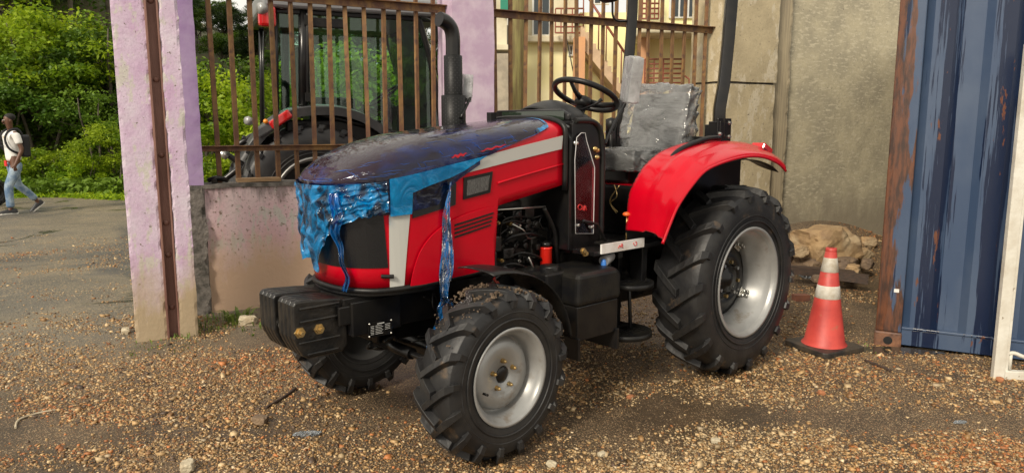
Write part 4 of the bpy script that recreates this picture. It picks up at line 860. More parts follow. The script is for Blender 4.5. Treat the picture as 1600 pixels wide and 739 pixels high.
# ------------------------------------------------------------ YARD: pillars, walls, fences, container, cone, rubble
PINK = mat('pink_plaster', (.50, .36, .47), .75, c2=(.62, .55, .58), nscale=3.5, ndet=7, bump=.35, bscale=22, c3=(.36, .25, .22), n3=5, lo3=.60, hi3=.70)
PURP = mat('purple_plaster', (.33, .22, .41), .75, c2=(.40, .30, .47), nscale=4, bump=.25, bscale=25)
LILAC = mat('lilac_plaster', (.47, .34, .46), .75, c2=(.58, .47, .56), nscale=5, ndet=8, bump=.2, bscale=25)
RUST = mat('rusty_steel', (.125, .055, .030), .65, c2=(.27, .15, .05), nscale=9, ndet=7, bump=.4, bscale=60, c3=(.10, .05, .035), n3=14, lo3=.5, hi3=.66, stretch=(1, 1, .35))
RUST2 = mat('rusty_channel', (.25, .13, .10), .6, c2=(.17, .08, .06), nscale=8, ndet=7, bump=.35, bscale=50, stretch=(1, 1, .25))
def wallmat(name, paint, paint2, dirt, zlow, worn=(.55, .52, .47), chip=(.16, .13, .10), vst=.5, fine=(.615, .66)):
    m = bpy.data.materials.new(name); m.use_nodes = True; t = m.node_tree; N = t.nodes.new; L = t.links.new; P = t.nodes['Principled BSDF']
    co = N('ShaderNodeTexCoord').outputs['Object']; sep = N('ShaderNodeSeparateXYZ'); L(co, sep.inputs[0])
    def noi(sc, st=None):
        n = N('ShaderNodeTexNoise'); n.inputs['Scale'].default_value = sc; n.inputs['Detail'].default_value = 8; n.inputs['Roughness'].default_value = .65; s_ = co
        if st: mp = N('ShaderNodeMapping'); mp.inputs['Scale'].default_value = st; L(co, mp.inputs['Vector']); s_ = mp.outputs[0]
        L(s_, n.inputs['Vector']); return n.outputs['Fac']
    def rg(v, a, b_, c=0., d=1.):
        r = N('ShaderNodeMapRange'); r.inputs['From Min'].default_value = a; r.inputs['From Max'].default_value = b_; r.inputs['To Min'].default_value = c; r.inputs['To Max'].default_value = d; L(v, r.inputs['Value']); return r.outputs[0]
    def mix(f, a, b_):
        x = N('ShaderNodeMix'); x.data_type = 'RGBA'; L(f, x.inputs['Factor'])
        for k, v in (('A', a), ('B', b_)):
            if isinstance(v, tuple): x.inputs[k].default_value = (*v, 1)
            else: L(v, x.inputs[k])
        return x.outputs['Result']
    c = mix(rg(noi(2.6), .38, .62), paint, paint2)
    c = mix(rg(noi(9, (1, 1, vst)), .53, .59), c, worn)
    c = mix(rg(noi(55), .48, .70, 0, .35), c, tuple(q * .55 for q in paint))           # worn through to pale render
    c = mix(rg(noi(30), *fine), c, chip)                       # small chips
    md = N('ShaderNodeMath'); md.operation = 'MULTIPLY_ADD'; L(noi(4, (1, 1, .35)), md.inputs[0]); md.inputs[1].default_value = -1.1; L(sep.outputs[2], md.inputs[2])
    c = mix(rg(md.outputs[0], zlow - .55, zlow - .12, 1, 0), c, dirt)
    md2 = N('ShaderNodeMath'); md2.operation = 'MULTIPLY_ADD'; L(noi(7, (1, 1, .2)), md2.inputs[0]); md2.inputs[1].default_value = .9; L(sep.outputs[2], md2.inputs[2])
    c = mix(rg(md2.outputs[0], zlow + 1.08, zlow + 1.2, 0, .6) if zlow > .3 else rg(md2.outputs[0], 50, 51), c, (.07, .06, .05))
    L(c, P.inputs['Base Color']); P.inputs['Roughness'].default_value = .8
    bp = N('ShaderNodeBump'); bp.inputs['Strength'].default_value = .5; bp.inputs['Distance'].default_value = .01; L(noi(24), bp.inputs['Height']); L(bp.outputs[0], P.inputs['Normal']); return m
CONC = wallmat('rendered_concrete', (.50, .415, .26), (.39, .32, .20), (.28, .23, .16), .25, worn=(.54, .47, .34), chip=(.20, .165, .115))
CONC2 = wallmat('board_marked_concrete', (.49, .43, .29), (.35, .31, .22), (.28, .24, .17), .29, worn=(.54, .48, .34), chip=(.17, .155, .125), vst=3.5)
def roughbox(M_, x0, x1, y0, y1, z0, z1, step, amp, m, name, parent=None, seed=0, edge=1.):
    b = MB(); nx, ny, nz = [max(1, int(round((q) / step))) for q in (x1 - x0, y1 - y0, z1 - z0)]
    def face(o_, du, dv, nu, nv): b.grid(lambda a, c: Vector(o_) + Vector(du) * a + Vector(dv) * c, nu, nv, False)
    X, Y, Z = x1 - x0, y1 - y0, z1 - z0
    face((x0, y0, z0), (X, 0, 0), (0, 0, Z), nx, nz); face((x0, y1, z0), (X, 0, 0), (0, 0, Z), nx, nz); face((x0, y0, z0), (0, Y, 0), (0, 0, Z), ny, nz); face((x1, y0, z0), (0, Y, 0), (0, 0, Z), ny, nz)
    face((x0, y0, z0), (X, 0, 0), (0, Y, 0), nx, ny); face((x0, y0, z1), (X, 0, 0), (0, Y, 0), nx, ny)
    for i, v in enumerate(b.v):
        p = Vector(v); q = p * 5 + Vector((seed, 0, 0)); n_ = Vector((noise.noise(q), noise.noise(q + Vector((9, 0, 0))), noise.noise(q + Vector((0, 9, 0)))))
        ex_ = min(abs(p.x - x0), abs(p.x - x1)); ey = min(abs(p.y - y0), abs(p.y - y1)); on = (ex_ < 1e-4) + (ey < 1e-4)
        k = amp * (.35 + (edge * 1.6 * abs(noise.noise(p * 14 + Vector((seed, 3, 3)))) + .3 if on == 2 else 0))
        c = Vector(((x0 + x1) / 2, (y0 + y1) / 2, p.z)); d = (c - p); d.z = 0
        p = p + n_ * k + (d.normalized() * amp * 1.8 * abs(noise.noise(p * 11 + Vector((0, seed, 0)))) * edge if on == 2 else Vector((0, 0, 0)))
        b.v[i] = tuple(M_ @ p)
    return b.build(name, m, parent, weld=True)
I4_ = Matrix.Identity(4)
# near gate pillar: two plaster faces with a rusty steel channel let in between
A_ = ground(213, 533); _d = ray(310, 507); _a = R(27.2); _t = (A_[0] * math.sin(_a) - A_[1] * math.cos(_a)) / (_d[0] * math.sin(_a) - _d[1] * math.cos(_a)); B_ = np.array([_t * _d[0], _t * _d[1], 0]); ad = B_ - A_; alen = float(np.hypot(ad[0], ad[1])); aang = math.atan2(ad[1], ad[0])
gp = empty('gate_pillar', A_, aang); tag(gp, 'near pink plaster gate pillar with a rusty steel channel running up its face', 'pillar')
GPM = wallmat('pillar_plaster', (.54, .37, .53), (.64, .56, .64), (.40, .31, .20), .22)
s1_, s2_ = alen * .50, alen * .70
roughbox(I4_, 0, s1_, 0, .22, -.05, 3.3, .022, .009, GPM, 'plaster_face', gp, 1)
roughbox(I4_, s2_, alen, -.0, .22, -.05, 3.3, .022, .009, GPM, 'plaster_face', gp, 5)
b = MB(); b.prism([(s1_ - .002, .05), (s2_ + .002, .05), (s2_ + .002, .2), (s1_ - .002, .2)], lambda a, c, d: Vector((a, c, d)), -.05, 3.3)
b.box(s1_ - .004, s1_ + .012, -.012, .06, -.05, 3.3); b.box(s2_ - .012, s2_ + .001, .0, .05, -.05, 3.3); ch_ = b.build('steel_channel', RUST2, gp, bevel=.003)
for z in (.22, .62, .86, 1.36, 1.9, 2.45):
    b = MB(); b.lathe([(0, .014), (.014, .012), (.022, .002), (.024, -.01)], M3((0, -1, 0), ((s1_ + s2_) / 2, .05, z)), 16); b.build('rivet', RUST2, ch_)
# things standing on the wall line
WE = lambda name, x=0., y=0., z=0.: empty(name, W0 + WD * x - WN * y + np.array([0, 0, z]), WA)
sL = wl(304, 100)[0]; sM0 = wl(703, 100)[0]; sM1 = wl(768, 100)[0]; sC0 = wl(1120, 120)[0]; sC1 = wl(1207, 120)[0]; sC2 = wl(1237, 120)[0]
wallh = wl(400, 290)[1]
LWM = wallmat('low_wall_plaster', (.64, .42, .46), (.70, .56, .56), (.56, .39, .27), .31, chip=(.20, .15, .11), fine=(.56, .63))
t_ = WE('low_wall'); tag(t_, 'low pink and cream stained wall under the rusty railings left of the lilac pillar', 'wall')
roughbox(I4_, sL - .42, sM0 + .02, .0, .2, -.1, wallh, .05, .012, LWM, 'wall_body', t_, 9)
MOULD = mat('mouldy_render', (.20, .18, .16), .85, c2=(.07, .065, .055), nscale=14, ndet=8, bump=1, bscale=30)
roughbox(I4_, sL - .42, sL + .015, -.03, .02, .0, wallh - .01, .03, .022, MOULD, 'mouldy_edge', t_, 12, 1.5)
roughbox(I4_, sL - .42, sM0 + .02, -.012, .215, wallh - .01, wallh + .025, .03, .016, MOULD, 'broken_top', t_, 15, 1.2)
t_ = WE('low_wall'); tag(t_, 'low wall under the right-hand railings, mostly hidden behind the red tractor', 'wall'); roughbox(I4_, sM1 - .02, sC0 + .05, .0, .2, -.1, wallh, .08, .01, LWM, 'wall_body', t_, 19)
t_ = WE('wall_pillar'); tag(t_, 'slim purple pillar standing on the end of the low wall behind the gate pillar', 'pillar')
roughbox(I4_, sL - .30, sL + .015, -.01, .26, wallh + .02, 3.4, .08, .006, PURP, 'pillar_shaft', t_, 2)
t_ = WE('wall_pillar'); tag(t_, 'wide lilac plaster pillar between the two rusty railings behind the exhaust', 'pillar')
roughbox(I4_, sM0, sM1, -.06, .30, -.05, 3.4, .08, .006, LILAC, 'pillar_shaft', t_, 3)
t_ = WE('concrete_column'); tag(t_, 'tan concrete column at the right end of the railings beside the roll bar', 'column')
roughbox(I4_, sC0, sC1, -.05, .45, -.05, 2.05, .07, .010, CONC, 'column_lift', t_, 4); roughbox(I4_, sC0 - .01, sC1 + .012, -.06, .45, 2.075, 3.9, .07, .012, CONC, 'column_lift', t_, 6)
roughbox(I4_, sC0 + .02, sC1 - .01, -.03, .44, 2.04, 2.09, .03, .008, MOULD, 'joint', t_, 8)
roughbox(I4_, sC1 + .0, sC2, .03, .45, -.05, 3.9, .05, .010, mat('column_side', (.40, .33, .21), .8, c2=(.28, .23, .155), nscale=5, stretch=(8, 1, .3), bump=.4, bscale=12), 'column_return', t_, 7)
t_ = WE('concrete_wall'); tag(t_, 'tall grey concrete wall with board marks behind the rubble', 'wall')
roughbox(I4_, sC2 - .01, sC2 + 4.5, .10, .30, -.1, 4.2, .12, .010, CONC2, 'wall_body', t_, 11, .3)
# railings
def railing(s0, s1, pxs, label, yb, ztop, zlow, zt2=None):
    f = WE('metal_railing'); tag(f, label, 'railing')
    if zlow:
        b = MB(); b.box(s0 + .005, s1 - .005, yb - .012, yb + .012, zlow - .024, zlow + .024); b.box(s0 + .005, s1 - .005, yb - .05, yb - .012, zlow + .018, zlow + .024); b.build('lower_rail', RUST, f)
    b = MB(); b.box(s0 + .005, s1 - .005, yb - .012, yb + .012, ztop - .036, ztop + .036); b.box(s0 + .005, s1 - .005, yb - .06, yb - .012, ztop + .028, ztop + .036); b.build('top_rail', RUST, f)
    first = None
    for i, px in enumerate(pxs):
        s_ = wl(px, 142, -yb)[0]
        if first is None:
            b = MB(); b.box(-.019, .019, -.011, .011, 0, 3.15 - wallh + .02); first = b.build('bar', RUST, f); o = first
        else: o = first.copy(); COL.objects.link(o)
        o.location = (s_, yb + .026, wallh - .01); o.rotation_euler = (random.gauss(0, .003), random.gauss(0, .007), random.gauss(0, .25))
    if zlow: pass
    return f
zT = wl(700, 16, -.1)[1]
railing(sL + .01, sM0, (336, 366, 397, 430, 460, 489, 518, 547, 575, 602, 628, 653, 678), 'rusty iron railing on the low wall in front of the grey tractor', .10, zT, wl(440, 231, -.1)[1])
railing(sM1, sC0, (777, 800, 821, 843, 864, 884, 905, 924, 943, 961, 979, 998, 1015, 1034, 1051, 1068, 1086, 1100, 1113), 'rusty iron railing right of the lilac pillar, in front of the yellow house', .10, zT, 0)
# container
cb = mat('x', (0, 0, 0)); bpy.data.materials.remove(cb); MATS.pop('x')
def contmat(name, rusty):
    m = bpy.data.materials.new(name); m.use_nodes = True; t = m.node_tree; N = t.nodes.new; L = t.links.new; P = t.nodes['Principled BSDF']
    co = N('ShaderNodeTexCoord').outputs['Object']; sep = N('ShaderNodeSeparateXYZ'); L(co, sep.inputs[0])
    def noi(sc, st, det=6, dist=0.):
        n = N('ShaderNodeTexNoise'); n.inputs['Scale'].default_value = sc; n.inputs['Detail'].default_value = det; n.inputs['Roughness'].default_value = .6; n.inputs['Distortion'].default_value = dist
        mp = N('ShaderNodeMapping'); mp.inputs['Scale'].default_value = st; L(co, mp.inputs['Vector']); L(mp.outputs[0], n.inputs['Vector']); return n.outputs['Fac']
    def rg(v, a, b_, c=0., d=1.):
        r = N('ShaderNodeMapRange'); r.inputs['From Min'].default_value = a; r.inputs['From Max'].default_value = b_; r.inputs['To Min'].default_value = c; r.inputs['To Max'].default_value = d; L(v, r.inputs['Value']); return r.outputs[0]
    def mth(op, a, b_):
        x = N('ShaderNodeMath'); x.operation = op
        for k, v in ((0, a), (1, b_)):
            if isinstance(v, (int, float)): x.inputs[k].default_value = v
            else: L(v, x.inputs[k])
        return x.outputs[0]
    def mix(f, a, b_):
        x = N('ShaderNodeMix'); x.data_type = 'RGBA'; L(f, x.inputs['Factor'])
        for k, v in (('A', a), ('B', b_)):
            if isinstance(v, tuple): x.inputs[k].default_value = (*v, 1)
            else: L(v, x.inputs[k])
        return x.outputs['Result']
    dusty = mix(rg(noi(3, (1, 1, .5)), .4, .65), (.036, .064, .125), (.060, .090, .150))
    # rain has washed dark runs down the recessed bands
    wv = mth('SINE', mth('MULTIPLY', mth('ADD', sep.outputs[0], -.237), 2 * math.pi / .345), 0)
    run = mth('ADD', mth('MULTIPLY', wv, .19), noi(1, (34, 34, 1.1), 6, .2)); run = mth('ADD', run, mth('MULTIPLY', noi(1, (110, 110, 3), 4), .34))
    rm = rg(run, .70, .74); c = mix(rm, dusty, (.006, .014, .042))
    rs = rg(mth('ADD', mth('MULTIPLY', wv, .05), noi(1, (20, 20, 4.5), 8)), .665, .685); c = mix(rs, c, (.13, .048, .026))
    if rusty:
        e = mth('ADD', noi(1, (13, 13, 2.0), 8), mth('MULTIPLY', sep.outputs[0], -1.4)); rs = rg(e, .31, .35); rc = mix(rg(noi(1, (30, 30, 6), 5), .42, .6), (.13, .050, .025), (.045, .024, .018)); c = mix(rs, c, rc)
    L(c, P.inputs['Base Color']); L(rg(rm, 0, 1, .48, .22), P.inputs['Roughness'])
    bp = N('ShaderNodeBump'); bp.inputs['Strength'].default_value = .25; bp.inputs['Distance'].default_value = .004; L(noi(14, (1, 1, .6)), bp.inputs['Height']); L(bp.outputs[0], P.inputs['Normal']); return m
CB = contmat('container_blue', False); CR = contmat('container_rust', True)
C0 = ground(1366, 538); cang = R(-28.5)
ct = empty('shipping_container', C0, cang); tag(ct, 'dark blue shipping container with a rusty corner post and paint streaks', 'container')
b = MB(); b.box(0, .165, 0, .02, .11, 2.48); b.box(0, .02, .02, .16, .11, 2.48); b.box(.145, .165, .02, .05, .11, 2.48); b.build('corner_post', CR, ct, bevel=.006)
CRD = mat('corner_rust', (.09, .045, .03), .55, c2=(.22, .10, .05), nscale=14, ndet=7, bump=.5, bscale=50)
for z in (-.01, 2.47):
    b = MB(); b.box(-.006, .172, -.008, .16, z, z + .118); o = b.build('corner_casting', CRD, ct, bevel=.012)
    b = MB(); b.lathe([(0, .0015), (.026, .0015), (.03, 0)], M3((0, -1, 0), (.085, -.008, z + .055)), 18, smooth=False); b.build('casting_hole', mat('hole_black', (.01, .01, .01), .9), o)
def corr(x):
    p = .345; q = ((x - .165 - .07) % p) / p
    pts = ((0, .02), (.30, .02), (.44, .062), (.80, .062), (.94, .02), (1, .02)); return float(np.interp(q, [a for a, _ in pts], [c for _, c in pts]))
xs = sorted(set([.165 + .02 * i for i in range(0, 112)] + [round(.235 + .345 * k + .345 * q, 4) for k in range(-1, 7) for q in (0, .30, .44, .80, .94) if .165 < .235 + .345 * k + .345 * q < 2.38])); xs = [x for x in xs if x <= 2.385]
b = MB(); b.add([(x, corr(x), z) for x in xs for z in (.15, 2.48)], [(2 * i, 2 * i + 2, 2 * i + 3, 2 * i + 1) for i in range(len(xs) - 1)]); b.add([(x, corr(x) + .004, z) for x in xs for z in (.15, 2.48)], [(2 * i, 2 * i + 1, 2 * i + 3, 2 * i + 2) for i in range(len(xs) - 1)]); b.build('corrugated_panel', CB, ct)
b = MB(); b.box(.166, 2.27, .012, .09, .02, .135); b.box(.166, 2.27, .004, .1, .135, .152); b.build('bottom_rail', CB, ct, bevel=.004)
b = MB(); b.box(.166, 2.27, .004, .09, 2.48, 2.59); b.build('top_rail', CB, ct, bevel=.004)
b = MB(); b.box(2.386, 2.44, 0, .16, -.01, 2.59); b.build('corner_post', CR, ct, bevel=.006)
b = MB(); b.box(.01, .03, .162, 6.0, .05, 2.56); b.box(2.41, 2.43, .162, 6, .05, 2.56); b.box(.03, 2.41, 5.98, 6, .05, 2.56); b.box(.01, 2.43, .1, 6, 2.562, 2.585); b.build('side_wall', CB, ct)
b = MB(); b.box(-.001, .0, 0, .0, 0, 0) if False else None
b = MB(); b.box(.10, .132, -.004, .0005, .40, .425); b.build('white_chip', mat('chip_white', (.7, .7, .66), .5), ct)
# white frame standing at the right edge
F0 = ground(1552, 592); wf_ = empty('white_frame', F0, math.atan2(-.16, .987)); tag(wf_, 'chipped white wooden door frame standing on the gravel at the right edge', 'frame')
WP = mat('white_chipped_paint', (.66, .64, .57), .5, c2=(.52, .48, .40), nscale=5, bump=.25, bscale=40, c3=(.24, .19, .13), n3=22, lo3=.66, hi3=.69)
FRM = I4_
b = MB(); b.box(0, .065, 0, .045, 0, 2.05); b.build('stile', WP, wf_, bevel=.004)
b = MB(); b.box(.068, .085, .012, .04, .05, 2.0); b.build('inner_bead', WP, wf_, bevel=.003)
b = MB(); b.box(.066, .80, .0, .045, 0, .055); b.build('bottom_rail', WP, wf_, bevel=.004)
b = MB(); b.tube(smoothpath([(.086, .03, .16), (.12, .03, .165), (.2, .03, .14), (.4, .03, .13), (.8, .03, .16)], 4), .013, 6); b.tube([(.1, .03, .06), (.1, .03, .165)], .012, 6); b.build('inner_rail', WP, wf_)
b = MB(); b.box(.80, .865, 0, .045, 0, 2.05); b.build('stile', WP, wf_, bevel=.004)
b = MB(); b.box(.086, .80, 0, .045, 1.99, 2.05); b.build('top_rail', WP, wf_, bevel=.004)
# traffic cone
K0 = ground(1287, 545); cn = empty('traffic_cone', (K0[0], K0[1], gh(K0[0], K0[1])), R(24)); cn.rotation_euler[1] = R(.8); tag(cn, 'faded orange traffic cone with two dirty white bands on a black base', 'traffic cone')
b = MB(); pts_ = []
for i in range(4):
    for j in range(5):
        a = math.pi / 2 * (i + j / 4) ; pts_.append((.155 * (1 if i in (0, 3) else -1) + .04 * math.cos(a), .155 * (1 if i in (0, 1) else -1) + .04 * math.sin(a)))
b.prism(pts_, lambda a, c, d: Vector((a, c, d + .008 * math.sin(a * 14))), 0, .038); b.build('rubber_base', mat('cone_base', (.018, .017, .016), .55, c2=(.06, .045, .03), nscale=12, bump=.4, bscale=30), cn, bevel=.006)
CO = mat('cone_orange', (.52, .060, .045), .5, c2=(.40, .042, .035), nscale=7, ndet=7, bump=.08, c3=(.30, .12, .07), n3=11, lo3=.62, hi3=.74); CWB = mat('cone_band', (.62, .60, .54), .5, c2=(.40, .35, .27), nscale=9, ndet=8)
rc = lambda z: .135 + (.034 - .135) * (z - .04) / .68
b = MB(); b.lathe([(rc(.04) + .02, .036), (rc(.06) + .004, .06), (rc(.3), .3), (rc(.72), .72), (rc(.72) - .008, .722), (.026, .70), (.05, .5), (.12, .04)], I4_, 40); b.build('cone_body', CO, cn)
for z0_, z1_ in ((.37, .46), (.555, .655)):
    b = MB(); b.lathe([(rc(z0_) + .0005, z0_), (rc(z0_) + .002, z0_ + .002), (rc(z1_) + .002, z1_ - .002), (rc(z1_) + .0005, z1_)], I4_, 40); b.build('white_band', CWB, cn)
b = MB(); b.lathe([(rc(.715) + .001, .695), (rc(.715) + .003, .70), (rc(.72) + .002, .724), (.02, .724)], I4_, 32); b.build('top_collar', CO, cn)
# rocks
ROCK = mat('tan_rock', (.36, .24, .12), .8, c2=(.22, .14, .075), nscale=5, ndet=8, bump=1, bscale=14, c3=(.46, .36, .22), n3=3, lo3=.5, hi3=.7)
def rock(name, loc, s_, seed, m, label=None, cat='stone', flat=1., rz=0, group=None):
    bm = bmesh.new(); bmesh.ops.create_icosphere(bm, subdivisions=4, radius=1)
    for v in bm.verts:
        p = v.co.copy(); d = 1 + .30 * noise.noise(p * 1.3 + Vector((seed, 0, 0))) + .14 * noise.noise(p * 3 + Vector((seed, 5, 0))) + .06 * noise.noise(p * 8 + Vector((0, seed, 0)))
        q = p * d; q = Vector([math.copysign(min(abs(c), .80 + .05 * noise.noise(p * 4)), c) for c in q]); v.co = Vector((q.x * s_[0], q.y * s_[1], q.z * s_[2]))
    me = bpy.data.meshes.new(name); bm.to_mesh(me); bm.free(); me.materials.append(m)
    o = bpy.data.objects.new(name, me); COL.objects.link(o); o.location = [float(c) for c in loc]; o.rotation_euler = (0, 0, rz); tag(o, label, cat, group); return o
def onb(x, y, Y, dz=0): p = at_depth(x, y, Y); return (p[0], p[1], p[2] + dz)
rock('boulder', onb(1291, 384, 7.75), (.36, .30, .25), 3, ROCK, 'large tan boulder on top of the rubble behind the traffic cone', 'boulder', rz=.3)
ROCKD = mat('dark_rock', (.13, .09, .06), .8, c2=(.22, .15, .09), nscale=6, ndet=8, bump=1, bscale=14)
rock('stone', onb(1312, 413, 7.6), (.27, .2, .12), 8, ROCKD, 'dark stone wedged below the right side of the boulder', rz=1)
rock('stone', onb(1262, 412, 7.6), (.20, .16, .09), 12, ROCKD, 'dark stone under the left side of the boulder', rz=2)
rock('stone', onb(1345, 398, 7.9), (.13, .12, .09), 15, ROCK, 'small tan stone right of the boulder by the container', rz=.4)
for x, y, Y, s_, m_, lb in ((1250, 392, 7.5, .11, ROCK, 'broken tan rock leaning on the left side of the boulder'), (1333, 422, 7.3, .10, ROCK, 'broken tan rock at the right foot of the boulder'), (1355, 412, 7.6, .09, ROCKD, 'small dark rock between the boulder and the rusty container post'), (1277, 436, 7.0, .07, ROCKD, 'small dark rock lying in front of the thick timber'), (1357, 378, 8.3, .10, ROCK, 'tan rock on the rubble bank behind the boulder')): rock('stone', onb(x, y, Y), (s_, s_ * .8, s_ * .7), x * .01, m_, lb, 'stone', rz=x)
WOODD = mat('wet_timber', (.07, .042, .028), .6, c2=(.035, .024, .018), nscale=8, stretch=(1, 8, 8), bump=.6, bscale=25)
for (x, y, Y, L_, a, lb) in ((1283, 425, 7.2, .62, -.12, 'thick dark timber lying at the foot of the boulder'), (1248, 400, 7.7, .5, .35, 'dark timber behind the cone, left of the boulder'), (1330, 433, 7.0, .30, -.5, 'short dark timber offcut right of the cone top')):
    p = at_depth(x, y, Y); M_ = Matrix.Translation(p) @ Matrix.Rotation(a, 4, 'Z') @ Matrix.Rotation(.06, 4, 'Y'); o = roughbox(M_, -L_ / 2, L_ / 2, -.05, .05, -.04, .04, .03, .008, WOODD, 'timber', None, x); tag(o, lb, 'timber')
p = ground(1251, 470); o = roughbox(Matrix.Translation(p + np.array([0, 0, .03])) @ Matrix.Rotation(.1, 4, 'Z'), -.07, .07, -.04, .04, -.03, .03, .02, .005, mat('brick', (.22, .085, .05), .8, c2=(.12, .06, .045), nscale=9), 'brick', None, 3); tag(o, 'broken brown brick lying on the gravel left of the cone', 'brick')
def crumple(name, p, s_, m, label, seed, rz=0):
    bm = bmesh.new(); bmesh.ops.create_icosphere(bm, subdivisions=4, radius=1)
    for v in bm.verts:
        q = v.co.copy(); d = 1 + .5 * (1 - 2 * abs(noise.noise(q * 2.2 + Vector((seed, 0, 0))))) * .6 + .3 * noise.noise(q * 6 + Vector((0, seed, 0))); v.co = Vector((q.x * s_[0], q.y * s_[1], q.z * s_[2])) * d
    me = bpy.data.meshes.new(name); bm.to_mesh(me); bm.free(); me.materials.append(m); o = bpy.data.objects.new(name, me); COL.objects.link(o); o.location = [float(c) for c in p]; o.rotation_euler = (0, 0, rz); tag(o, label, 'litter'); return o
LIT = film('litter_plastic', (.8, .85, .88), .12, 1.5, .8, 40, alpha_white=.35, white=(.6, .65, .7))
p = ground(1266, 434); crumple('plastic_bag', (p[0], p[1], gh(p[0], p[1]) + .05), (.09, .06, .06), LIT, 'crumpled clear plastic bag on the gravel left of the cone tip', 3)
p = ground(480, 681); crumple('plastic_wrapper', (p[0], p[1], gh(p[0], p[1]) + .012), (.055, .018, .012), LIT, 'crumpled silvery plastic wrapper on gravel in front of the far front wheel', 7, .2)
p = ground(1500, 657); crumple('plastic_scrap', (p[0], p[1], gh(p[0], p[1]) + .008), (.03, .01, .008), LIT, 'tiny pale plastic scrap on the gravel below the white frame', 9, .1)
PALE = mat('pale_stone', (.48, .42, .30), .75, c2=(.36, .29, .19), nscale=12, bump=.6, bscale=30)
ORS = mat('orange_stone', (.40, .16, .07), .75, c2=(.30, .12, .05), nscale=12, bump=.6, bscale=30)
for i, (x, y, s_, m_, lb) in enumerate(((387, 505, .085, PALE, 'pale stone beside the foot of the low pink wall'), (1562, 596, .035, ORS, 'orange stone touching the corner of the white frame'), (197, 520, .05, PALE, 'pale stone at the left foot of the gate pillar'),
        (1118, 690, .028, PALE, 'white square chip of stone on the bare track below the cone'), (1520, 550, .03, ORS, 'orange pebble by the foot of the container'), (293, 733, .05, PALE, 'pale broken stone at the bottom left edge of the photo'), (407, 660, .05, ROCKD, 'dark flat stone left of the front wheel'),
        (985, 622, .026, ORS, 'orange pebble right of the front wheel'), (1283, 614, .028, ORS, 'orange pebble below the traffic cone'), (862, 728, .03, PALE, 'pale pebble at the bottom edge right of the front tyre'), (940, 712, .024, PALE, 'small pale pebble right of the front tyre'), (1392, 488, .03, PALE, 'white chip of stone at the foot of the rusty post'))):
    p = ground(x, y); rock('stone', (p[0], p[1], gh(p[0], p[1]) + s_ * .35), (s_, s_ * .75, s_ * .55), 20 + i, m_, lb, 'stone', rz=i)
# sticks
for i, (pts_, r_, lb) in enumerate((([(1352, 563), (1370, 570), (1392, 579)], .012, 'dark wet stick on the gravel between the cone and the white frame'), ([(415, 636), (440, 622), (462, 606)], .008, 'thin dark stick on the gravel left of the front wheel'), ([(24, 668), (30, 655), (60, 645), (88, 640)], .006, 'thin bent twig lying on the ground at the bottom left'))):
    b = MB(); b.tube(smoothpath([tuple(ground(x, y, .012)) for x, y in pts_], 4), r_, 6); o = b.build('stick', WOODD if i < 2 else PALE); tag(o, lb, 'stick')
# weeds at the pillar foot and by the wall
LEAFG = mat('weed_green', (.10, .16, .025), .5, c2=(.17, .22, .04), nscale=9)
def tuft(name, p, n, h, sp, label, seed, wide=.004, m=None, leafy=False, group=None):
    r = random.Random(seed); b = MB()
    for i in range(n):
        a = r.uniform(0, 6.28); d = r.random() ** .5 * sp; x, y = d * math.cos(a), d * math.sin(a); a2 = a + r.uniform(-.8, .8); l = h * r.uniform(.4, 1.1); bd = r.uniform(.2, .9)
        q0 = Vector((x, y, -.01)); q1 = q0 + Vector((math.cos(a2) * l * bd * .35, math.sin(a2) * l * bd * .35, l * .7)); q2 = q0 + Vector((math.cos(a2) * l * bd, math.sin(a2) * l * bd, l * (1 - .3 * bd)))
        s_ = Vector((-math.sin(a2), math.cos(a2), 0)) * wide * (3 if leafy else 1)
        b.add([q0 - s_ * .4, q0 + s_ * .4, q1 + s_, q1 - s_, q2], [(0, 1, 2, 3), (3, 2, 4)])
    o = b.build(name, m or LEAFG); o.location = [float(c) for c in p]; tag(o, label, 'weed', group); return o
for i, (x, y, n, h, sp, lb) in enumerate(((345, 505, 90, .10, .20, 'grassy weeds between the gate pillar and the low wall'), (300, 518, 60, .08, .16, 'short grass tuft at the foot of the rusty channel'), (372, 500, 50, .13, .10, 'leafy green weed against the stained foot of the low wall'), (250, 540, 50, .05, .25, 'sparse low weeds in front of the gate pillar'), (420, 515, 40, .05, .2, 'low weeds left of the black front weights'), (1345, 545, 30, .03, .15, 'tiny green sprouts beside the cone base'))):
    p = ground(x, y); tuft('weed', (p[0], p[1], gh(p[0], p[1])), n, h, sp, lb, i, leafy=(i in (2, 4)))
# ------------------------------------------------------------ BACKGROUND: hillside, bushes, trees, second tractor, buildings, walker
def hill(x, y):
    left = sstep(-.47, -.56, x / max(y, 1))
    a = sstep(16.6, 30, y) * 9 * left + sstep(26, 62, y) * (8.5 + 7 * sstep(-26, -45, x) - 3.0 * sstep(-22, -5, x)) * (1 - .0 * left) * sstep(12, -10, x)
    return a + (.5 * noise.noise(Vector((x * .12, y * .12, 3))) + .2 * noise.noise(Vector((x * .5, y * .5, 3)))) * sstep(16.5, 20, y) - .06
b = MB(); hx = np.linspace(-90, 30, 80); hy = np.concatenate([np.linspace(16.2, 40, 40), np.linspace(42, 110, 30)])
b.v = [(x, y, hill(x, y)) for x in hx for y in hy]; n1 = len(hy); b.f = [(i * n1 + j, (i + 1) * n1 + j, (i + 1) * n1 + j + 1, i * n1 + j + 1) for i in range(len(hx) - 1) for j in range(n1 - 1)]; b.sm = [True] * len(b.f)
o = b.build('hillside', mat('hill_earth', (.05, .07, .02), .9, c2=(.10, .075, .035), nscale=.6, ndet=8)); tag(o, kind='structure')
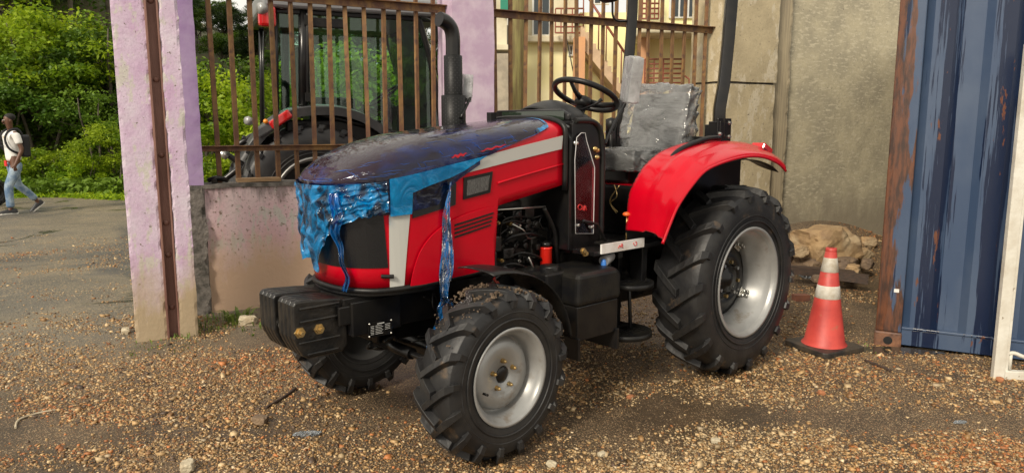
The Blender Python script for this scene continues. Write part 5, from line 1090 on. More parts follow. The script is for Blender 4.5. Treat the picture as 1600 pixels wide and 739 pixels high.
def leafmat(name, ca, cb_, tr_=.35):
    m = bpy.data.materials.new(name); m.use_nodes = True; t = m.node_tree; N = t.nodes.new; L = t.links.new; t.nodes.clear(); o = N('ShaderNodeOutputMaterial'); A = N('ShaderNodeAttribute'); A.attribute_name = 'leaf'
    x = N('ShaderNodeMix'); x.data_type = 'RGBA'; x.inputs['A'].default_value = (*ca, 1); x.inputs['B'].default_value = (*cb_, 1); L(A.outputs['Fac'], x.inputs['Factor'])
    oi = N('ShaderNodeObjectInfo'); hs = N('ShaderNodeHueSaturation'); r = N('ShaderNodeMapRange'); r.inputs['To Min'].default_value = .75; r.inputs['To Max'].default_value = 1.25; L(oi.outputs['Random'], r.inputs['Value']); L(r.outputs[0], hs.inputs['Value']); L(x.outputs['Result'], hs.inputs['Color'])
    p = N('ShaderNodeBsdfPrincipled'); p.inputs['Roughness'].default_value = .5; p.inputs['Specular IOR Level'].default_value = .3; tl = N('ShaderNodeBsdfTranslucent'); L(hs.outputs[0], p.inputs['Base Color']); L(hs.outputs[0], tl.inputs[0])
    mx_ = N('ShaderNodeMixShader'); mx_.inputs[0].default_value = tr_; L(p.outputs[0], mx_.inputs[1]); L(tl.outputs[0], mx_.inputs[2]); L(mx_.outputs[0], o.inputs[0]); return m
LDARK = leafmat('leaves_dark', (.018, .040, .008), (.055, .095, .018)); LMID = leafmat('leaves_mid', (.045, .10, .010), (.15, .24, .022)); LBRT = leafmat('leaves_bright', (.12, .22, .010), (.40, .52, .025), .5)
def leafmesh(name, C_, size, m, seed, up=.5, val=None, aspect=.55):
    r = np.random.default_rng(seed); n = len(C_); d = r.normal(0, 1, (n, 3)); d[:, 2] = d[:, 2] * .5 - .15; d /= np.linalg.norm(d, axis=1)[:, None]; nn_ = r.normal(0, 1, (n, 3)); nn_[:, 2] = np.abs(nn_[:, 2]) + up; s_ = np.cross(d, nn_); s_ /= np.linalg.norm(s_, axis=1)[:, None]
    L_ = (size * r.uniform(.6, 1.4, n))[:, None]; W_ = L_ * aspect * .5
    V = np.stack([C_, C_ + d * L_ * .5 + s_ * W_, C_ + d * L_ + np.array([0, 0, -.12]) * L_, C_ + d * L_ * .5 - s_ * W_], 1).reshape(-1, 3)
    me = bpy.data.meshes.new(name); me.vertices.add(4 * n); me.vertices.foreach_set('co', V.reshape(-1)); me.loops.add(4 * n); me.loops.foreach_set('vertex_index', np.arange(4 * n, dtype=np.int32)); me.polygons.add(n); me.polygons.foreach_set('loop_start', np.arange(0, 4 * n, 4, dtype=np.int32)); me.update(calc_edges=True)
    v_ = (val if val is not None else r.random(n)); v_ = np.clip(v_ + r.normal(0, .18, n), 0, 1); at = me.attributes.new('leaf', 'FLOAT', 'POINT'); at.data.foreach_set('value', np.repeat(v_, 4).astype(np.float32)); me.materials.append(m); return me
def crown_pts(n, rx, rz, ncl, seed, zc, shell=.55, cl=.30):
    r = np.random.default_rng(seed); c = r.normal(0, 1, (ncl, 3)); c /= np.linalg.norm(c, axis=1)[:, None]; c *= (r.random(ncl) ** .45)[:, None]; c[:, 2] = np.abs(c[:, 2]) * 1.2 - .45; rad = r.uniform(.5, 1.2, ncl) * cl; cv = r.random(ncl)
    k = r.integers(0, ncl, n); p = r.normal(0, 1, (n, 3)); p /= np.linalg.norm(p, axis=1)[:, None]; p *= (r.random(n) ** shell)[:, None]; p = c[k] + p * rad[k][:, None] * np.array([1, 1, .65]); return p * np.array([rx, rx, rz]) + np.array([0, 0, zc]), cv[k], c * np.array([rx, rx, rz]) + np.array([0, 0, zc])
BARK = mat('bark', (.16, .13, .10), .9, c2=(.08, .065, .05), nscale=12, bump=.6, bscale=20)
def make_tree(name, h, rx, rz, n, ls, m, seed, ncl=40, trunk=.07, multi=1):
    t = empty(name, (0, 0, -50)); zc = h - rz * .7; P_, cv, cc = crown_pts(n, rx, rz, ncl, seed, zc); o = bpy.data.objects.new('crown', leafmesh('crown', P_, ls, m, seed, val=cv)); COL.objects.link(o); o.parent = t
    r = random.Random(seed); b = MB()
    for q in range(multi):
        dx, dy = r.uniform(-.15, .15) * multi, r.uniform(-.15, .15) * multi; b.tube(smoothpath([(dx * .3, dy * .3, -.3), (dx, dy, h * .3), (dx * 1.6 + r.uniform(-.1, .1) * h * .3, dy * 1.6, h * .6), (dx * 2, dy * 2, h * .85)], 3), [trunk * (1 - .75 * i / 9) for i in range(10)], 7)
    for c in cc[::3]:
        z0_ = max(.2, c[2] * .55); b.tube([(0, 0, z0_), (c[0] * .5, c[1] * .5, (z0_ + c[2]) / 2 + .05 * h), tuple(c)], [trunk * .35, trunk * .22, trunk * .08], 5)
    b.build('trunk', BARK, t); return t
protos = {
 'tall': make_tree('forest_tree', 7.5, 1.9, 2.6, 9000, .15, LDARK, 1, 55, .10), 'round': make_tree('forest_tree', 5.5, 2.1, 2.1, 9000, .14, LDARK, 2, 50, .11), 'mid': make_tree('forest_tree', 4.6, 1.9, 1.8, 8500, .13, LMID, 3, 45, .08),
 'bright': make_tree('bush', 2.6, 1.5, 1.3, 9000, .095, LBRT, 4, 45, .05, 3), 'midbush': make_tree('bush', 2.0, 1.3, 1.0, 8000, .085, LMID, 5, 40, .04, 3), 'small': make_tree('bush', 1.1, .8, .6, 4500, .07, LBRT, 6, 26, .02, 3)}
used = set()
def put(kind, x, y, s_, label, cat, group=None, z=None, sz=1.):
    o = protos[kind] if kind not in used else copy_tree(protos[kind]); used.add(kind); o.location = (x, y, (hill(x, y) if z is None else z)); o.rotation_euler = (0, 0, random.uniform(0, 6.28)); o.scale = (s_, s_, s_ * sz)
    for k in ('label', 'category', 'group'):
        if k in o: del o[k]
    tag(o, label, cat, group); return o
def pb(px, Y): return at_depth(px, 200, Y)[0]
# bright bushes behind the road, left of the gate pillar
for px, Y, kind, s_, lb in ((175, 17.4, 'bright', .62, 'bright leafy bush at the road edge just left of the gate pillar'), (60, 17.5, 'small', 1.0, 'low bright plant at the road edge behind the walker'), (120, 17.2, 'small', .8, 'small bright plant on the verge between the walker and the pillar'), (20, 17.3, 'small', .7, 'small verge plant behind the shoulder of the walker'),
        (100, 20, 'bright', 1.25, 'yellow-green tree-like bush in the middle of the slope left of the pillar'), (175, 20.5, 'midbush', 1.5, 'mid green bush on the slope beside the gate pillar'), (30, 20.5, 'bright', 1.15, 'bright bush on the slope above the walker'), (45, 24, 'bright', 1.7, 'tall bright yellow-green tree near the top left'), (0, 22.5, 'bright', 1.6, 'bright bush at the left edge of the photo above the walker'), (130, 24.5, 'mid', .95, 'mid green tree behind the yellow-green bushes'), (60, 19.2, 'midbush', 1.35, 'mid green bush low on the slope in front of the tree trunks'), (150, 18.8, 'midbush', 1.0, 'low mid green bush between the road bushes left of the pillar'), (-5, 18.8, 'midbush', 1.2, 'mid green bush behind the head of the walker'),
        (-40, 19, 'midbush', 1.3, 'mid green bush just outside the left edge'),
        (335, 18.5, 'bright', 1.15, 'bright bush seen through the railing just right of the gate pillar'), (385, 19.5, 'bright', 1.0, 'yellow-green bush seen through the railing left of the grey tractor'), (350, 16.9, 'small', 1.0, 'low plant through the railing above the low wall'), (300, 20.5, 'midbush', 1.6, 'mid green bush half hidden by the purple pillar'), (420, 21.5, 'mid', .8, 'mid green tree just behind the rear of the grey tractor'), (395, 17.2, 'small', .9, 'low bright plant by the hitch of the grey tractor'),
        (560, 17, 'bright', 1.3, 'bright bush seen through the cab glass of the grey tractor'), (640, 18, 'midbush', 1.4, 'mid green bush seen behind the cab windscreen of the grey tractor'), (500, 18.5, 'bright', 1.2, 'yellow-green bush behind the cab door of the grey tractor'),
        (690, 20, 'midbush', 1.3, 'mid green bush between the grey tractor cab and the lilac pillar')):
    x = pb(px, Y); put(kind, x, Y, s_, lb, 'tree' if kind in ('mid', 'tall') else 'bush')
rt = random.Random(5)
for i in range(46):
    Y = rt.uniform(25, 46); px = rt.uniform(-180, 235); x = pb(px, Y); put(rt.choice(('tall', 'round', 'tall', 'mid')), x, Y, rt.uniform(.8, 1.25), 'dark green tree in the wood on the hillside at the upper left', 'tree', 'dark trees on the left hillside')
for i in range(16):
    Y = rt.uniform(22.5, 27); px = rt.uniform(-120, 200); x = pb(px, Y); put(rt.choice(('tall', 'round')), x, Y, rt.uniform(.65, .95), 'dark green tree in the wood on the hillside at the upper left', 'tree', 'dark trees on the left hillside')
for i in range(60):
    Y = rt.uniform(38, 66); px = rt.uniform(300, 760); x = pb(px, Y); put(rt.choice(('round', 'mid', 'tall', 'mid')), x, Y, rt.uniform(.45, .75), 'small distant tree on the far hill seen through the railing', 'tree', 'distant trees on the far hill')
for k in protos:
    if k not in used: put(k, -30, 60, .5, 'distant tree', 'tree')
# undergrowth
r = np.random.default_rng(9); n = 90000; Y = 16.3 + r.random(n) ** 1.6 * 26; X = (r.random(n) * .62 - .80) * Y; Z = np.array([hill(a, c) for a, c in zip(X, Y)]) + r.random(n) ** 2 * .45
fv = np.array([.5 + .9 * noise.noise(Vector((a * .5, c * .5, 0))) for a, c in zip(X, Y)]); kp = fv > .18; C_ = np.stack([X, Y, Z], 1)[kp]
o = bpy.data.objects.new('undergrowth', leafmesh('undergrowth', C_, .13, LMID, 3, .3, fv[kp].clip(0, 1))); COL.objects.link(o); tag(o, 'leafy undergrowth covering the slope behind the road', 'undergrowth', kind='stuff')
n = 26000; Y = 15.9 + r.random(n) * 1.4; X = (r.random(n) * .55 - .78) * Y; Y = Y + .25 * np.sin(X * 1.7); C_ = np.stack([X, Y, np.where(Y > 16.2, -.03, -.02) + r.random(n) * .10], 1)
me = leafmesh('verge_grass', C_, .12, LBRT, 5, .1, aspect=.25); o = bpy.data.objects.new('verge_grass', me); COL.objects.link(o); tag(o, 'bright grass along the far road edge', 'grass', kind='stuff')
n = 26000; Y = 9.5 + r.random(n) * 8; X = (r.random(n) * .26 - .43) * Y; C_ = np.stack([X, Y, np.zeros(n) - .02 + r.random(n) * .16], 1)
o = bpy.data.objects.new('yard_grass', leafmesh('yard_grass', C_, .14, LBRT, 6, .1, aspect=.2)); COL.objects.link(o); tag(o, 'tall bright grass behind the railing on the left', 'grass', kind='stuff')

# ---- grey tractor behind the railing
GA = R(24); GD = np.array([math.cos(GA), math.sin(GA), 0]); GN = np.array([math.sin(GA), -math.cos(GA), 0]); G0 = ground(503, 430); G0[2] = 0
gt = empty('cab_tractor', G0, GA); tag(gt, 'large dark grey tractor with a glazed cab parked behind the rusty railing', 'tractor')
def gp_(x, y, off=0.):                 # picture point -> local (x along, z) on a lengthwise plane, off metres toward the viewer
    d = ray(x, y); t = ((G0 + GN * off - CP) @ GN) / (d @ GN); p = CP + t * d - G0; return float(p @ GD), float(p[2])
GM = mat('tractor_grey', (.055, .058, .062), .35, coat=.3, c2=(.08, .08, .082), nscale=6); GBK = BLKM
GL = film('cab_glass', (.80, .93, .86), .02, 1.5, .0, 2, alpha_white=.03, white=(.1, .2, .16))
wh = empty('rear_wheel', (0, 0.25, .80), 0, gt); tyre_mesh(.80, .46, .44, 20, .075).build('tyre', RUBC, wh, bevel=.006)
b = MB(); b.lathe([(.44, .2), (.45, .225), (.43, .23), (.40, .1), (.36, .05), (.12, .07), (0, .07), (0, .05), (.4, .0), (.44, -.2)], M3((0, -1, 0), (0, 0, 0)), 48); b.build('rim', SILV, wh)
w2 = copy_tree(wh, gt); w2.location = (0, 1.75, .80)
for q in (0.28, 1.7):
    wf2 = empty('front_wheel', (2.35, q, .58), 0, gt)
    tyre_mesh(.58, .36, .32, 18, .06).build('tyre', RUBC, wf2, bevel=.005); b = MB(); b.lathe([(.32, .15), (.33, .17), (.30, .1), (.1, .05), (0, .05)], M3((0, -1, 0), (0, 0, 0)), 40); b.build('rim', SILV, wf2)
fpx = [(388, 228), (405, 206), (428, 186), (456, 172), (490, 167), (530, 168), (565, 177), (592, 192), (612, 208), (626, 226)]
fo = [np.array((*gp_(x, y, 0.0), 0)) for x, y in fpx]; fo = smoothpath(fo, 4)
def ff(a, c):
    i = a * (len(fo) - 1); k = min(int(i), len(fo) - 2); q = i - k; P_ = fo[k] * (1 - q) + fo[k + 1] * q
    return Vector((P_[0], .0 + .5 * c, P_[1] + .03 * math.sin(c * 3)))
b = MB(); b.grid(ff, 40, 8); b.build('fender', GM, gt, solid=.01)
b = MB(); b.add([ff(i / 40, 0) + Vector((0, -.002, 0)) for i in range(41)] + [ff(i / 40, 0) + Vector((-.0 + (.0), .02, 0)) + (Vector((0, 0, .88)) - ff(i / 40, 0)).normalized() * .085 * Vector((1, 0, 1)).length / 1.41 for i in range(41)], [(i, i + 1, 42 + i, 41 + i) for i in range(40)]); b.build('fender_lip', GM, gt, solid=.008)
def gq(x, y, o_=0.): u, z = gp_(x, y, o_); return Vector((u, -o_, z))
# cab: near side frame (side plane .12 m behind the tyre face), far side at 1.5 m
cy = -.12
def cabside(o_):
    pts = dict(rt=gq(430, 14, cy), rb=gq(432, 196, cy), dt=gq(474, 14, cy), db=gq(474, 172, cy), ft=gq(652, 20, cy), fb=gq(692, 205, cy), fl=gq(640, 214, cy))
    dy = o_; return {k: Vector((v.x, .12 + dy, v.z)) for k, v in pts.items()}
N_ = cabside(0); F_ = cabside(1.42)
b = MB()
for S in (N_, F_):
    b.tube([S['rt'], S['rb']], .028, 6); b.tube([S['dt'], S['db']], .05, 6); b.tube(smoothpath([S['ft'], S['ft'] * .5 + S['fb'] * .5 + Vector((.03, 0, .02)), S['fb']], 5), .036, 6); b.tube([S['rb'] * 1, S['db'] * 1, S['fl'], S['fb']], .026, 6); b.tube([S['rt'], S['dt'], S['ft']], .03, 6)
for k in ('rt', 'rb', 'ft', 'fb'): b.tube([N_[k], F_[k]], .03, 6)
b.build('cab_frame', BLK, gt)
def quad(name, p, m, th=.006, nrm=Vector((0, 1, 0))):
    b = MB(); n_ = len(p); b.add(list(p) + [q + nrm * th for q in p], [tuple(range(n_)), tuple(range(n_, 2 * n_))[::-1]] + [(i, (i + 1) % n_, (i + 1) % n_ + n_, i + n_) for i in range(n_)]); return b.build(name, m, gt)
for S in (N_, F_):
    quad('side_glass', [S['dt'], S['ft'], S['ft'] * .5 + S['fb'] * .5 + Vector((.03, 0, .02)), S['fb'], S['fl'], S['db']], GL); quad('quarter_glass', [S['rt'], S['dt'], S['db'], S['rb']], GL)
quad('rear_glass', [N_['rt'], F_['rt'], F_['rb'], N_['rb']], GL, nrm=Vector((1, 0, 0))); quad('windscreen', [N_['ft'], F_['ft'], F_['fb'], N_['fb']], GL, nrm=Vector((-1, 0, 0)))
rf0, rz0 = gp_(408, 12, cy); rf1, _ = gp_(690, 20, cy)
b = MB(); b.box(rf0, rf1 + .1, .02, 1.66, rz0 + .0, rz0 + .20); b.build('roof', mat('roof_grey', (.28, .29, .30), .4), gt, bevel=.05, seg=3)
b = MB(); b.box(rf0 + .03, rf1, .1, 1.58, rz0 - .05, rz0 - .002); b.build('roof_lining', GBK, gt, bevel=.01)
b = MB(); q = gq(420, 26, .0); b.box(q.x - .10, q.x + .07, -.02, .10, q.z - .10, q.z + .10, ); b.build('roof_lamp', LENS, gt, bevel=.03)
b = MB(); q = gq(408, 14, .0); b.lathe([(0, .03), (.05, .03), (.06, .0), (.05, -.05), (0, -.06)], M3((-1, -.3, 0), q), 18); b.build('work_lamp', SILV, gt)
# rails around the rear door pane
b = MB(); b.box(*(lambda p, q: (p.x, q.x, .10, .13, q.z, p.z))(gq(484, 28, cy), gq(542, 46, cy))); b.build('sun_blind', GBK, gt, bevel=.01)
b = MB(); d1 = [gq(480, 22, cy), gq(480, 152, cy)]; b.tube([Vector((p.x, .09, p.z)) for p in d1], .020, 8); b.box(d1[1].x - .03, d1[1].x + .05, .06, .10, d1[1].z - .05, d1[1].z + .04); b.box(d1[0].x - .04, d1[0].x + .03, .07, .10, d1[0].z - .12, d1[0].z - .02); b.build('door_hinge_bar', BLKM, gt, bevel=.004)
# interior
b = MB(); q = gq(515, 150, -.7); b.box(q.x - .26, q.x + .26, .55, 1.05, q.z - .3, q.z - .02); b.box(q.x - .33, q.x - .20, .55, 1.05, q.z - .1, q.z + .52); b.build('cab_seat', BLKM, gt, bevel=.04)
q2 = gq(600, 150, -.7); b = MB(); tl = Matrix.Translation(q2) @ Matrix.Rotation(R(-35), 4, 'Y'); b.tube([tl @ Vector((.2 * math.cos(t), .2 * math.sin(t), 0)) for t in np.linspace(0, 6.283, 33)[:-1]], .016, 8, closed=True); b.tube([q2, q2 + Vector((.2, 0, -.5))], .05, 10); b.box(q2.x + .08, q2.x + .35, q2.y - .25, q2.y + .25, q2.z - .6, q2.z - .12); b.build('cab_console', BLKM, gt, bevel=.01)
b = MB(); b.box(N_['rb'].x + .02, N_['fb'].x - .02, .16, 1.5, .95, 1.15); b.box(N_['rb'].x, N_['rb'].x + .05, .2, 1.5, .95, N_['rb'].z - .05); b.box(N_['rb'].x + .1, N_['fb'].x - .6, .14, .5, 1.15, N_['db'].z - .1); b.build('cab_floor', GBK, gt, bevel=.02)
# tail light, hitch, chassis, bonnet
q = gq(438, 187, .02); b = MB(); b.box(-.12, .12, -.03, .03, -.045, .045, Matrix.Translation(q + Vector((0, -.02, 0))) @ Matrix.Rotation(R(-34), 4, 'Y')); b.build('tail_light', LENS, gt, bevel=.02)
b = MB(); b.box(-.16, .06, -.02, .2, -.06, .04, Matrix.Translation(gq(422, 196, .0)) @ Matrix.Rotation(R(-30), 4, 'Y')); b.build('light_housing', GM, gt, bevel=.02)
b = MB(); q = gq(415, 190, .02); b.lathe([(0, .02), (.02, .015), (.025, 0)], M3((0, -1, 0), q), 12); b.build('indicator', mat('amber', (.7, .25, .02), .3), gt)
b = MB(); q = gq(388, 189, .02); b.lathe([(0, .03), (.035, .03), (.045, .0), (.03, -.05), (0, -.06)], M3((-1, -.5, .1), q), 16); b.build('rear_work_lamp', SILV, gt)
b = MB()
for p_ in (((352, 240), (375, 255), (400, 270)), ((345, 285), (375, 262), (400, 250)), ((365, 232), (392, 214), (420, 205)), ((378, 215), (400, 225), (430, 235))):
    b.tube([gq(x, y, -.35) for x, y in p_], [.03, .035, .04], 8)
b.box(*(lambda p: (p.x - .1, p.x + .5, .5, 1.3, p.z - .35, p.z + .2))(gq(420, 270, -.5))); b.build('linkage', BLK, gt, bevel=.008)
b = MB(); b.tube([gq(344, 238, -.3), gq(356, 246, -.3)], .035, 12); b.build('chrome_pin', STEEL, gt)
b = MB(); b.box(-.3, 2.8, .65, 1.25, .55, 1.0); b.build('chassis', BLK, gt, bevel=.03)
b = MB(); b.box(N_['fb'].x + .02, 3.1, .55, 1.35, 1.0, 1.62); b.build('bonnet', GM, gt, bevel=.10, seg=4)
b = MB(); q = gq(676, 30, .1); b.tube(smoothpath([gq(655, 28, -.1), gq(668, 30, .05), gq(676, 34, .15)], 4), .012, 8); b.build('mirror_arm', BLK, gt)
b = MB(); q = gq(684, 42, .15); b.box(q.x - .03, q.x + .03, q.y - .09, q.y + .09, q.z - .17, q.z + .10); b.build('mirror', BLKM, gt, bevel=.02)
b = MB(); b.box(*(lambda p, q: (p.x, q.x, .02, .14, p.z - .03, p.z))(gp_v := Vector((wl(372, 285)[0], 0, wallh + .06)), Vector((wl(440, 285)[0], 0, 0)))); o = b.build('plank', mat('raw_timber', (.38, .24, .12), .7, c2=(.26, .16, .08), nscale=10, stretch=(1, 6, 6))); o.location = [float(c) for c in W0]; o.rotation_euler = (0, 0, WA); tag(o, 'short raw wooden plank lying on top of the low wall behind the railing bars', 'plank')
b = MB(); s0_ = wl(342, 288)[0]; b.tube(smoothpath([(s0_ - .07, .1, wallh + .05), (s0_, .07, wallh + .07), (s0_ + .08, .12, wallh + .045)], 4), .02, 8); b.tube([(s0_ - .03, .03, wallh + .04), (s0_ - .02, .14, wallh + .055)], .025, 8); o = b.build('metal_scrap', BLK); o.location = [float(c) for c in W0]; o.rotation_euler = (0, 0, WA); tag(o, 'small black metal fitting left on top of the low wall beside the plank', 'scrap')

# ---- utility pole
p = at_depth(808, 150, 9.6); b = MB(); b.tube([(p[0], p[1], -.3), (p[0], p[1], 3.), (p[0] + .03, p[1], 8.5)], [.115, .108, .09], 18); o = b.build('utility_pole', mat('pole_wood', (.26, .23, .085), .8, c2=(.16, .12, .05), nscale=6, ndet=8, stretch=(5, 5, .5), bump=.5, bscale=20)); tag(o, 'round weathered greenish wooden pole behind the right-hand railing', 'pole')

# ---- yellow house
YEL = mat('yellow_wall', (.86, .80, .43), .75, c2=(.87, .81, .50), nscale=1.2, bump=.1, c3=(.74, .62, .33), n3=.8, lo3=.6, hi3=.85); CREAM = mat('cream_trim', (.66, .60, .44), .7, c2=(.55, .48, .33), nscale=3); SAL = mat('salmon_paint', (.66, .34, .16), .7, c2=(.58, .31, .17), nscale=3); STEP = mat('stair_pink', (.60, .43, .28), .8, c2=(.48, .34, .22), nscale=4)
WGL = mat('dark_pane', (.02, .03, .035), .08, coat=.6); WFR = mat('white_window_frame', (.70, .70, .66), .5)
hs_ = empty('yellow_house', (at_depth(960, 200, 17)[0], 17, 0)); tag(hs_, 'pale yellow two-storey house with outside stairs, salmon columns and rusty balcony rails', 'house'); ho = Vector(hs_.location)
def xz(px, py, Y): p = at_depth(px, py, Y); return p[0], p[2]
def hbox(name, m, px0, px1, zt_, zb_, Y, th, parent=None, bevel=0, py=True):
    x0, _ = xz(px0, 100, Y); x1, _ = xz(px1, 100, Y); z1 = xz(px0, zt_, Y)[1] if py else zt_; z0_ = xz(px0, zb_, Y)[1] if (py and zb_ is not None) else (zb_ if zb_ is not None else -.1)
    if z0_ > z1: z0_, z1 = z1, z0_
    b = MB(); b.box(x0 - ho.x, x1 - ho.x, Y - ho.y, Y - ho.y + th, z0_, z1); return b.build(name, m, parent or hs_, bevel=bevel)
# ground floor and upper floor of the left wing
hbox('wall', YEL, 768, 905, 60, None, 16.0, .25); hbox('wall', YEL, 905, 1015, 20, None, 16.5, .25); hbox('wall', CREAM, 768, 897, -60, 58, 16.06, .2); hbox('floor_slab', CREAM, 766, 898, 56, 66, 15.75, .6, bevel=.02)
hbox('wall', YEL, 1000, 1135, 55, None, 15.5, .25); hbox('wall', YEL, 1003, 1140, -70, 40, 14.6, 2.2); hbox('floor_slab', CREAM, 1001, 1142, 40, 52, 14.45, 2.3, bevel=.03)
hbox('wall', YEL, 897, 1003, -70, -10, 16.4, .2)
hbox('column', SAL, 897, 914, 58, None, 15.3, .3); hbox('column', SAL, 1087, 1106, 60, None, 14.9, .3); hbox('column', SAL, 1000, 1010, 52, None, 15.2, .3)
def window(px0, px1, y0, y1, Y, div=2):
    w_ = hbox('window', WFR, px0, px1, y0, y1, Y - .05, .06, bevel=.01); n_ = div; W_ = (px1 - px0 - 3) / n_
    for k in range(n_): hbox('pane', WGL, px0 + 3 + W_ * k, px0 + W_ * (k + 1), y0 + 3, y1 - 3, Y - .06, .02, w_)
    return w_
window(831, 860, -6, 57, 16.06, 2); window(1043, 1088, -20, 29, 14.6, 3); window(1096, 1122, -20, 24, 14.6, 2); window(888, 896, 70, 88, 16.0, 1); window(915, 922, 70, 84, 16.5, 1)
window(925, 950, -30, 8, 16.4, 2)
RR = mat('rail_rust', (.24, .07, .04), .6)
def rails(px0, px1, yt, yb, Y, n=8, hz_=3, slope=0., name='balcony_rail'):
    x0, z1 = xz(px0, yt, Y); x1, _ = xz(px1, yt, Y); z0_ = xz(px0, yb, Y)[1]; b = MB(); dz = slope
    for k in range(n + 1): q = k / n; x = x0 + (x1 - x0) * q - ho.x; b.box(x - .012, x + .012, Y - ho.y - .012, Y - ho.y + .012, z0_ + dz * q, z1 + dz * q)
    for k in range(hz_ + 1):
        z = z0_ + (z1 - z0_) * (k / hz_ if hz_ else 1); b.tube([(x0 - ho.x, Y - ho.y, z), (x1 - ho.x, Y - ho.y, z + dz)], .018, 5)
    return b.build(name, RR, hs_)
rails(868, 912, 14, 52, 15.6, 5, 4); rails(1008, 1066, 93, 130, 15.1, 4, 5); rails(1098, 1124, 9, 40, 14.3, 3, 4); rails(1004, 1030, -10, 30, 14.3, 4, 5); rails(1068, 1122, 118, 165, 15.2, 6, 3, -.45, 'stair_rail'); rails(1066, 1110, 100, 142, 15.6, 2, 2, -.7, 'stair_rail')
# outside stair: stepped flight with a solid sloping soffit
sx0, sz0 = xz(908, 42, 15.4); sx1, sz1 = xz(990, 165, 15.4); ns = 14; poly = []
for k in range(ns): xa = sx0 + (sx1 - sx0) * k / ns; xb = sx0 + (sx1 - sx0) * (k + 1) / ns; z = sz0 + (sz1 - sz0) * k / ns; poly += [(xa, z), (xb, z)]
poly += [(sx1, sz1 - .12), (sx0, sz0 - .38)]
b = MB(); b.prism([(x - ho.x, z) for x, z in poly], lambda a, c, d: Vector((a, d, c)), 15.4 - ho.y, 16.4 - ho.y); b.build('staircase', STEP, hs_)
b = MB(); b.tube([(sx0 - ho.x, 15.38 - ho.y, sz0 + .75), (sx1 - ho.x, 15.38 - ho.y, sz1 + .75)], .025, 6)
for k in range(0, ns, 2): xa = sx0 + (sx1 - sx0) * (k + .5) / ns - ho.x; z = sz0 + (sz1 - sz0) * k / ns; b.tube([(xa, 15.38 - ho.y, z), (xa, 15.38 - ho.y, z + .72)], .014, 5)
b.build('stair_rail', RR, hs_)
b = MB(); b.tube([(xz(885, 60, 15.6)[0] - ho.x, 15.6 - ho.y, xz(885, 60, 15.6)[1]), (xz(905, 160, 15.6)[0] - ho.x, 15.6 - ho.y, xz(905, 160, 15.6)[1])], .012, 5); b.build('cable', BLK, hs_)
hbox('roof', CREAM, 755, 1150, -110, -104, 15.9, 4.5)
# ---- grey house edge left of the pole
gh_ = empty('grey_house', (at_depth(770, 200, 19)[0], 14.5, 0)); tag(gh_, 'pale grey house with a green awning glimpsed between the lilac pillar and the pole', 'house'); ho = Vector(gh_.location)
GW = mat('grey_wall', (.45, .42, .36), .8, c2=(.35, .32, .27), nscale=3); hbox('wall', GW, 740, 798, 40, None, 15.0, .3, gh_); hbox('wall', mat('white_wall', (.62, .60, .54), .7), 740, 800, -80, 40, 15.4, .3, gh_); hbox('column', CREAM, 776, 792, -80, 76, 14.7, .25, gh_); hbox('floor_slab', CREAM, 740, 797, 70, 78, 14.6, .5, gh_)
hbox('awning', mat('awning_green', (.02, .22, .14), .6), 782, 797, -20, 17, 14.5, .1, gh_); w_ = hbox('window', WFR, 766, 778, 22, 46, 15.3, .06, gh_); hbox('pane', WGL, 767, 777, 24, 44, 15.28, .02, w_)
hbox('block_wall', mat('block_wall', (.42, .36, .27), .85, c2=(.30, .26, .2), nscale=6), 740, 797, 84, None, 14.2, .25, gh_)

# ---- the walker on the road
SK = mat('skin_brown', (.12, .055, .032), .5); HAIR = mat('hair_black', (.012, .010, .009), .8, bump=.5, bscale=90); SHIRT = mat('white_shirt', (.82, .81, .78), .8, c2=(.72, .71, .68), nscale=7, bump=.4, bscale=9)
JEAN = mat('washed_jeans', (.10, .17, .28), .8, c2=(.34, .42, .48), nscale=6, ndet=7, lo=.42, hi=.6, bump=.5, bscale=12); BAG = mat('backpack_black', (.012, .012, .015), .6); SHOE = mat('shoe_black', (.02, .02, .022), .5); SOLE = mat('shoe_white', (.6, .58, .52), .5)
wp = ground(30, 333); wk = empty('person', (wp[0], wp[1], 0.), R(180 + 52)); tag(wk, 'young man in white football shirt and washed jeans walking with a black backpack', 'person')
# local frame: +x is the way he faces before turning, y to his left
def skin(name, verts, edges, m, parent, root=0, sub=2, bevel=0):
    me = bpy.data.meshes.new(name); me.from_pydata([v[:3] for v in verts], edges, []); me.update(); o = bpy.data.objects.new(name, me); COL.objects.link(o); o.parent = parent; me.materials.append(m)
    md = o.modifiers.new('skin', 'SKIN'); md.use_smooth_shade = True
    for i, v in enumerate(verts): s_ = me.skin_vertices[0].data[i]; s_.radius = (v[3], v[4] if len(v) > 4 else v[3]); s_.use_root = (i == root)
    sb = o.modifiers.new('sub', 'SUBSURF'); sb.levels = sb.render_levels = sub; return o
# facing +x, walking: his left leg forward, right leg trailing with heel up
V = [(0, 0, .93, .11, .13), (0, 0, 1.10, .10, .13), (.01, 0, 1.28, .11, .15), (0, 0, 1.42, .07, .12), (.005, 0, 1.49, .05), (.02, 0, 1.56, .055), (.03, 0, 1.64, .082, .075), (.03, 0, 1.71, .072, .068), (.02, 0, 1.745, .04),
     (0, .10, .88, .085), (.16, .10, .50, .058), (.15, .10, .12, .038), (.18, .10, .06, .035), (.28, .11, .035, .03),
     (0, -.10, .88, .085), (-.05, -.10, .50, .058), (-.34, -.10, .20, .038), (-.36, -.10, .13, .035), (-.29, -.10, .06, .03),
     (0, .19, 1.41, .052), (-.06, .25, 1.14, .038), (.06, .26, .90, .028), (.08, .26, .86, .03, .018),
     (0, -.19, 1.41, .052), (-.10, -.25, 1.15, .038), (-.06, -.26, .90, .028), (-.05, -.26, .86, .03, .018)]
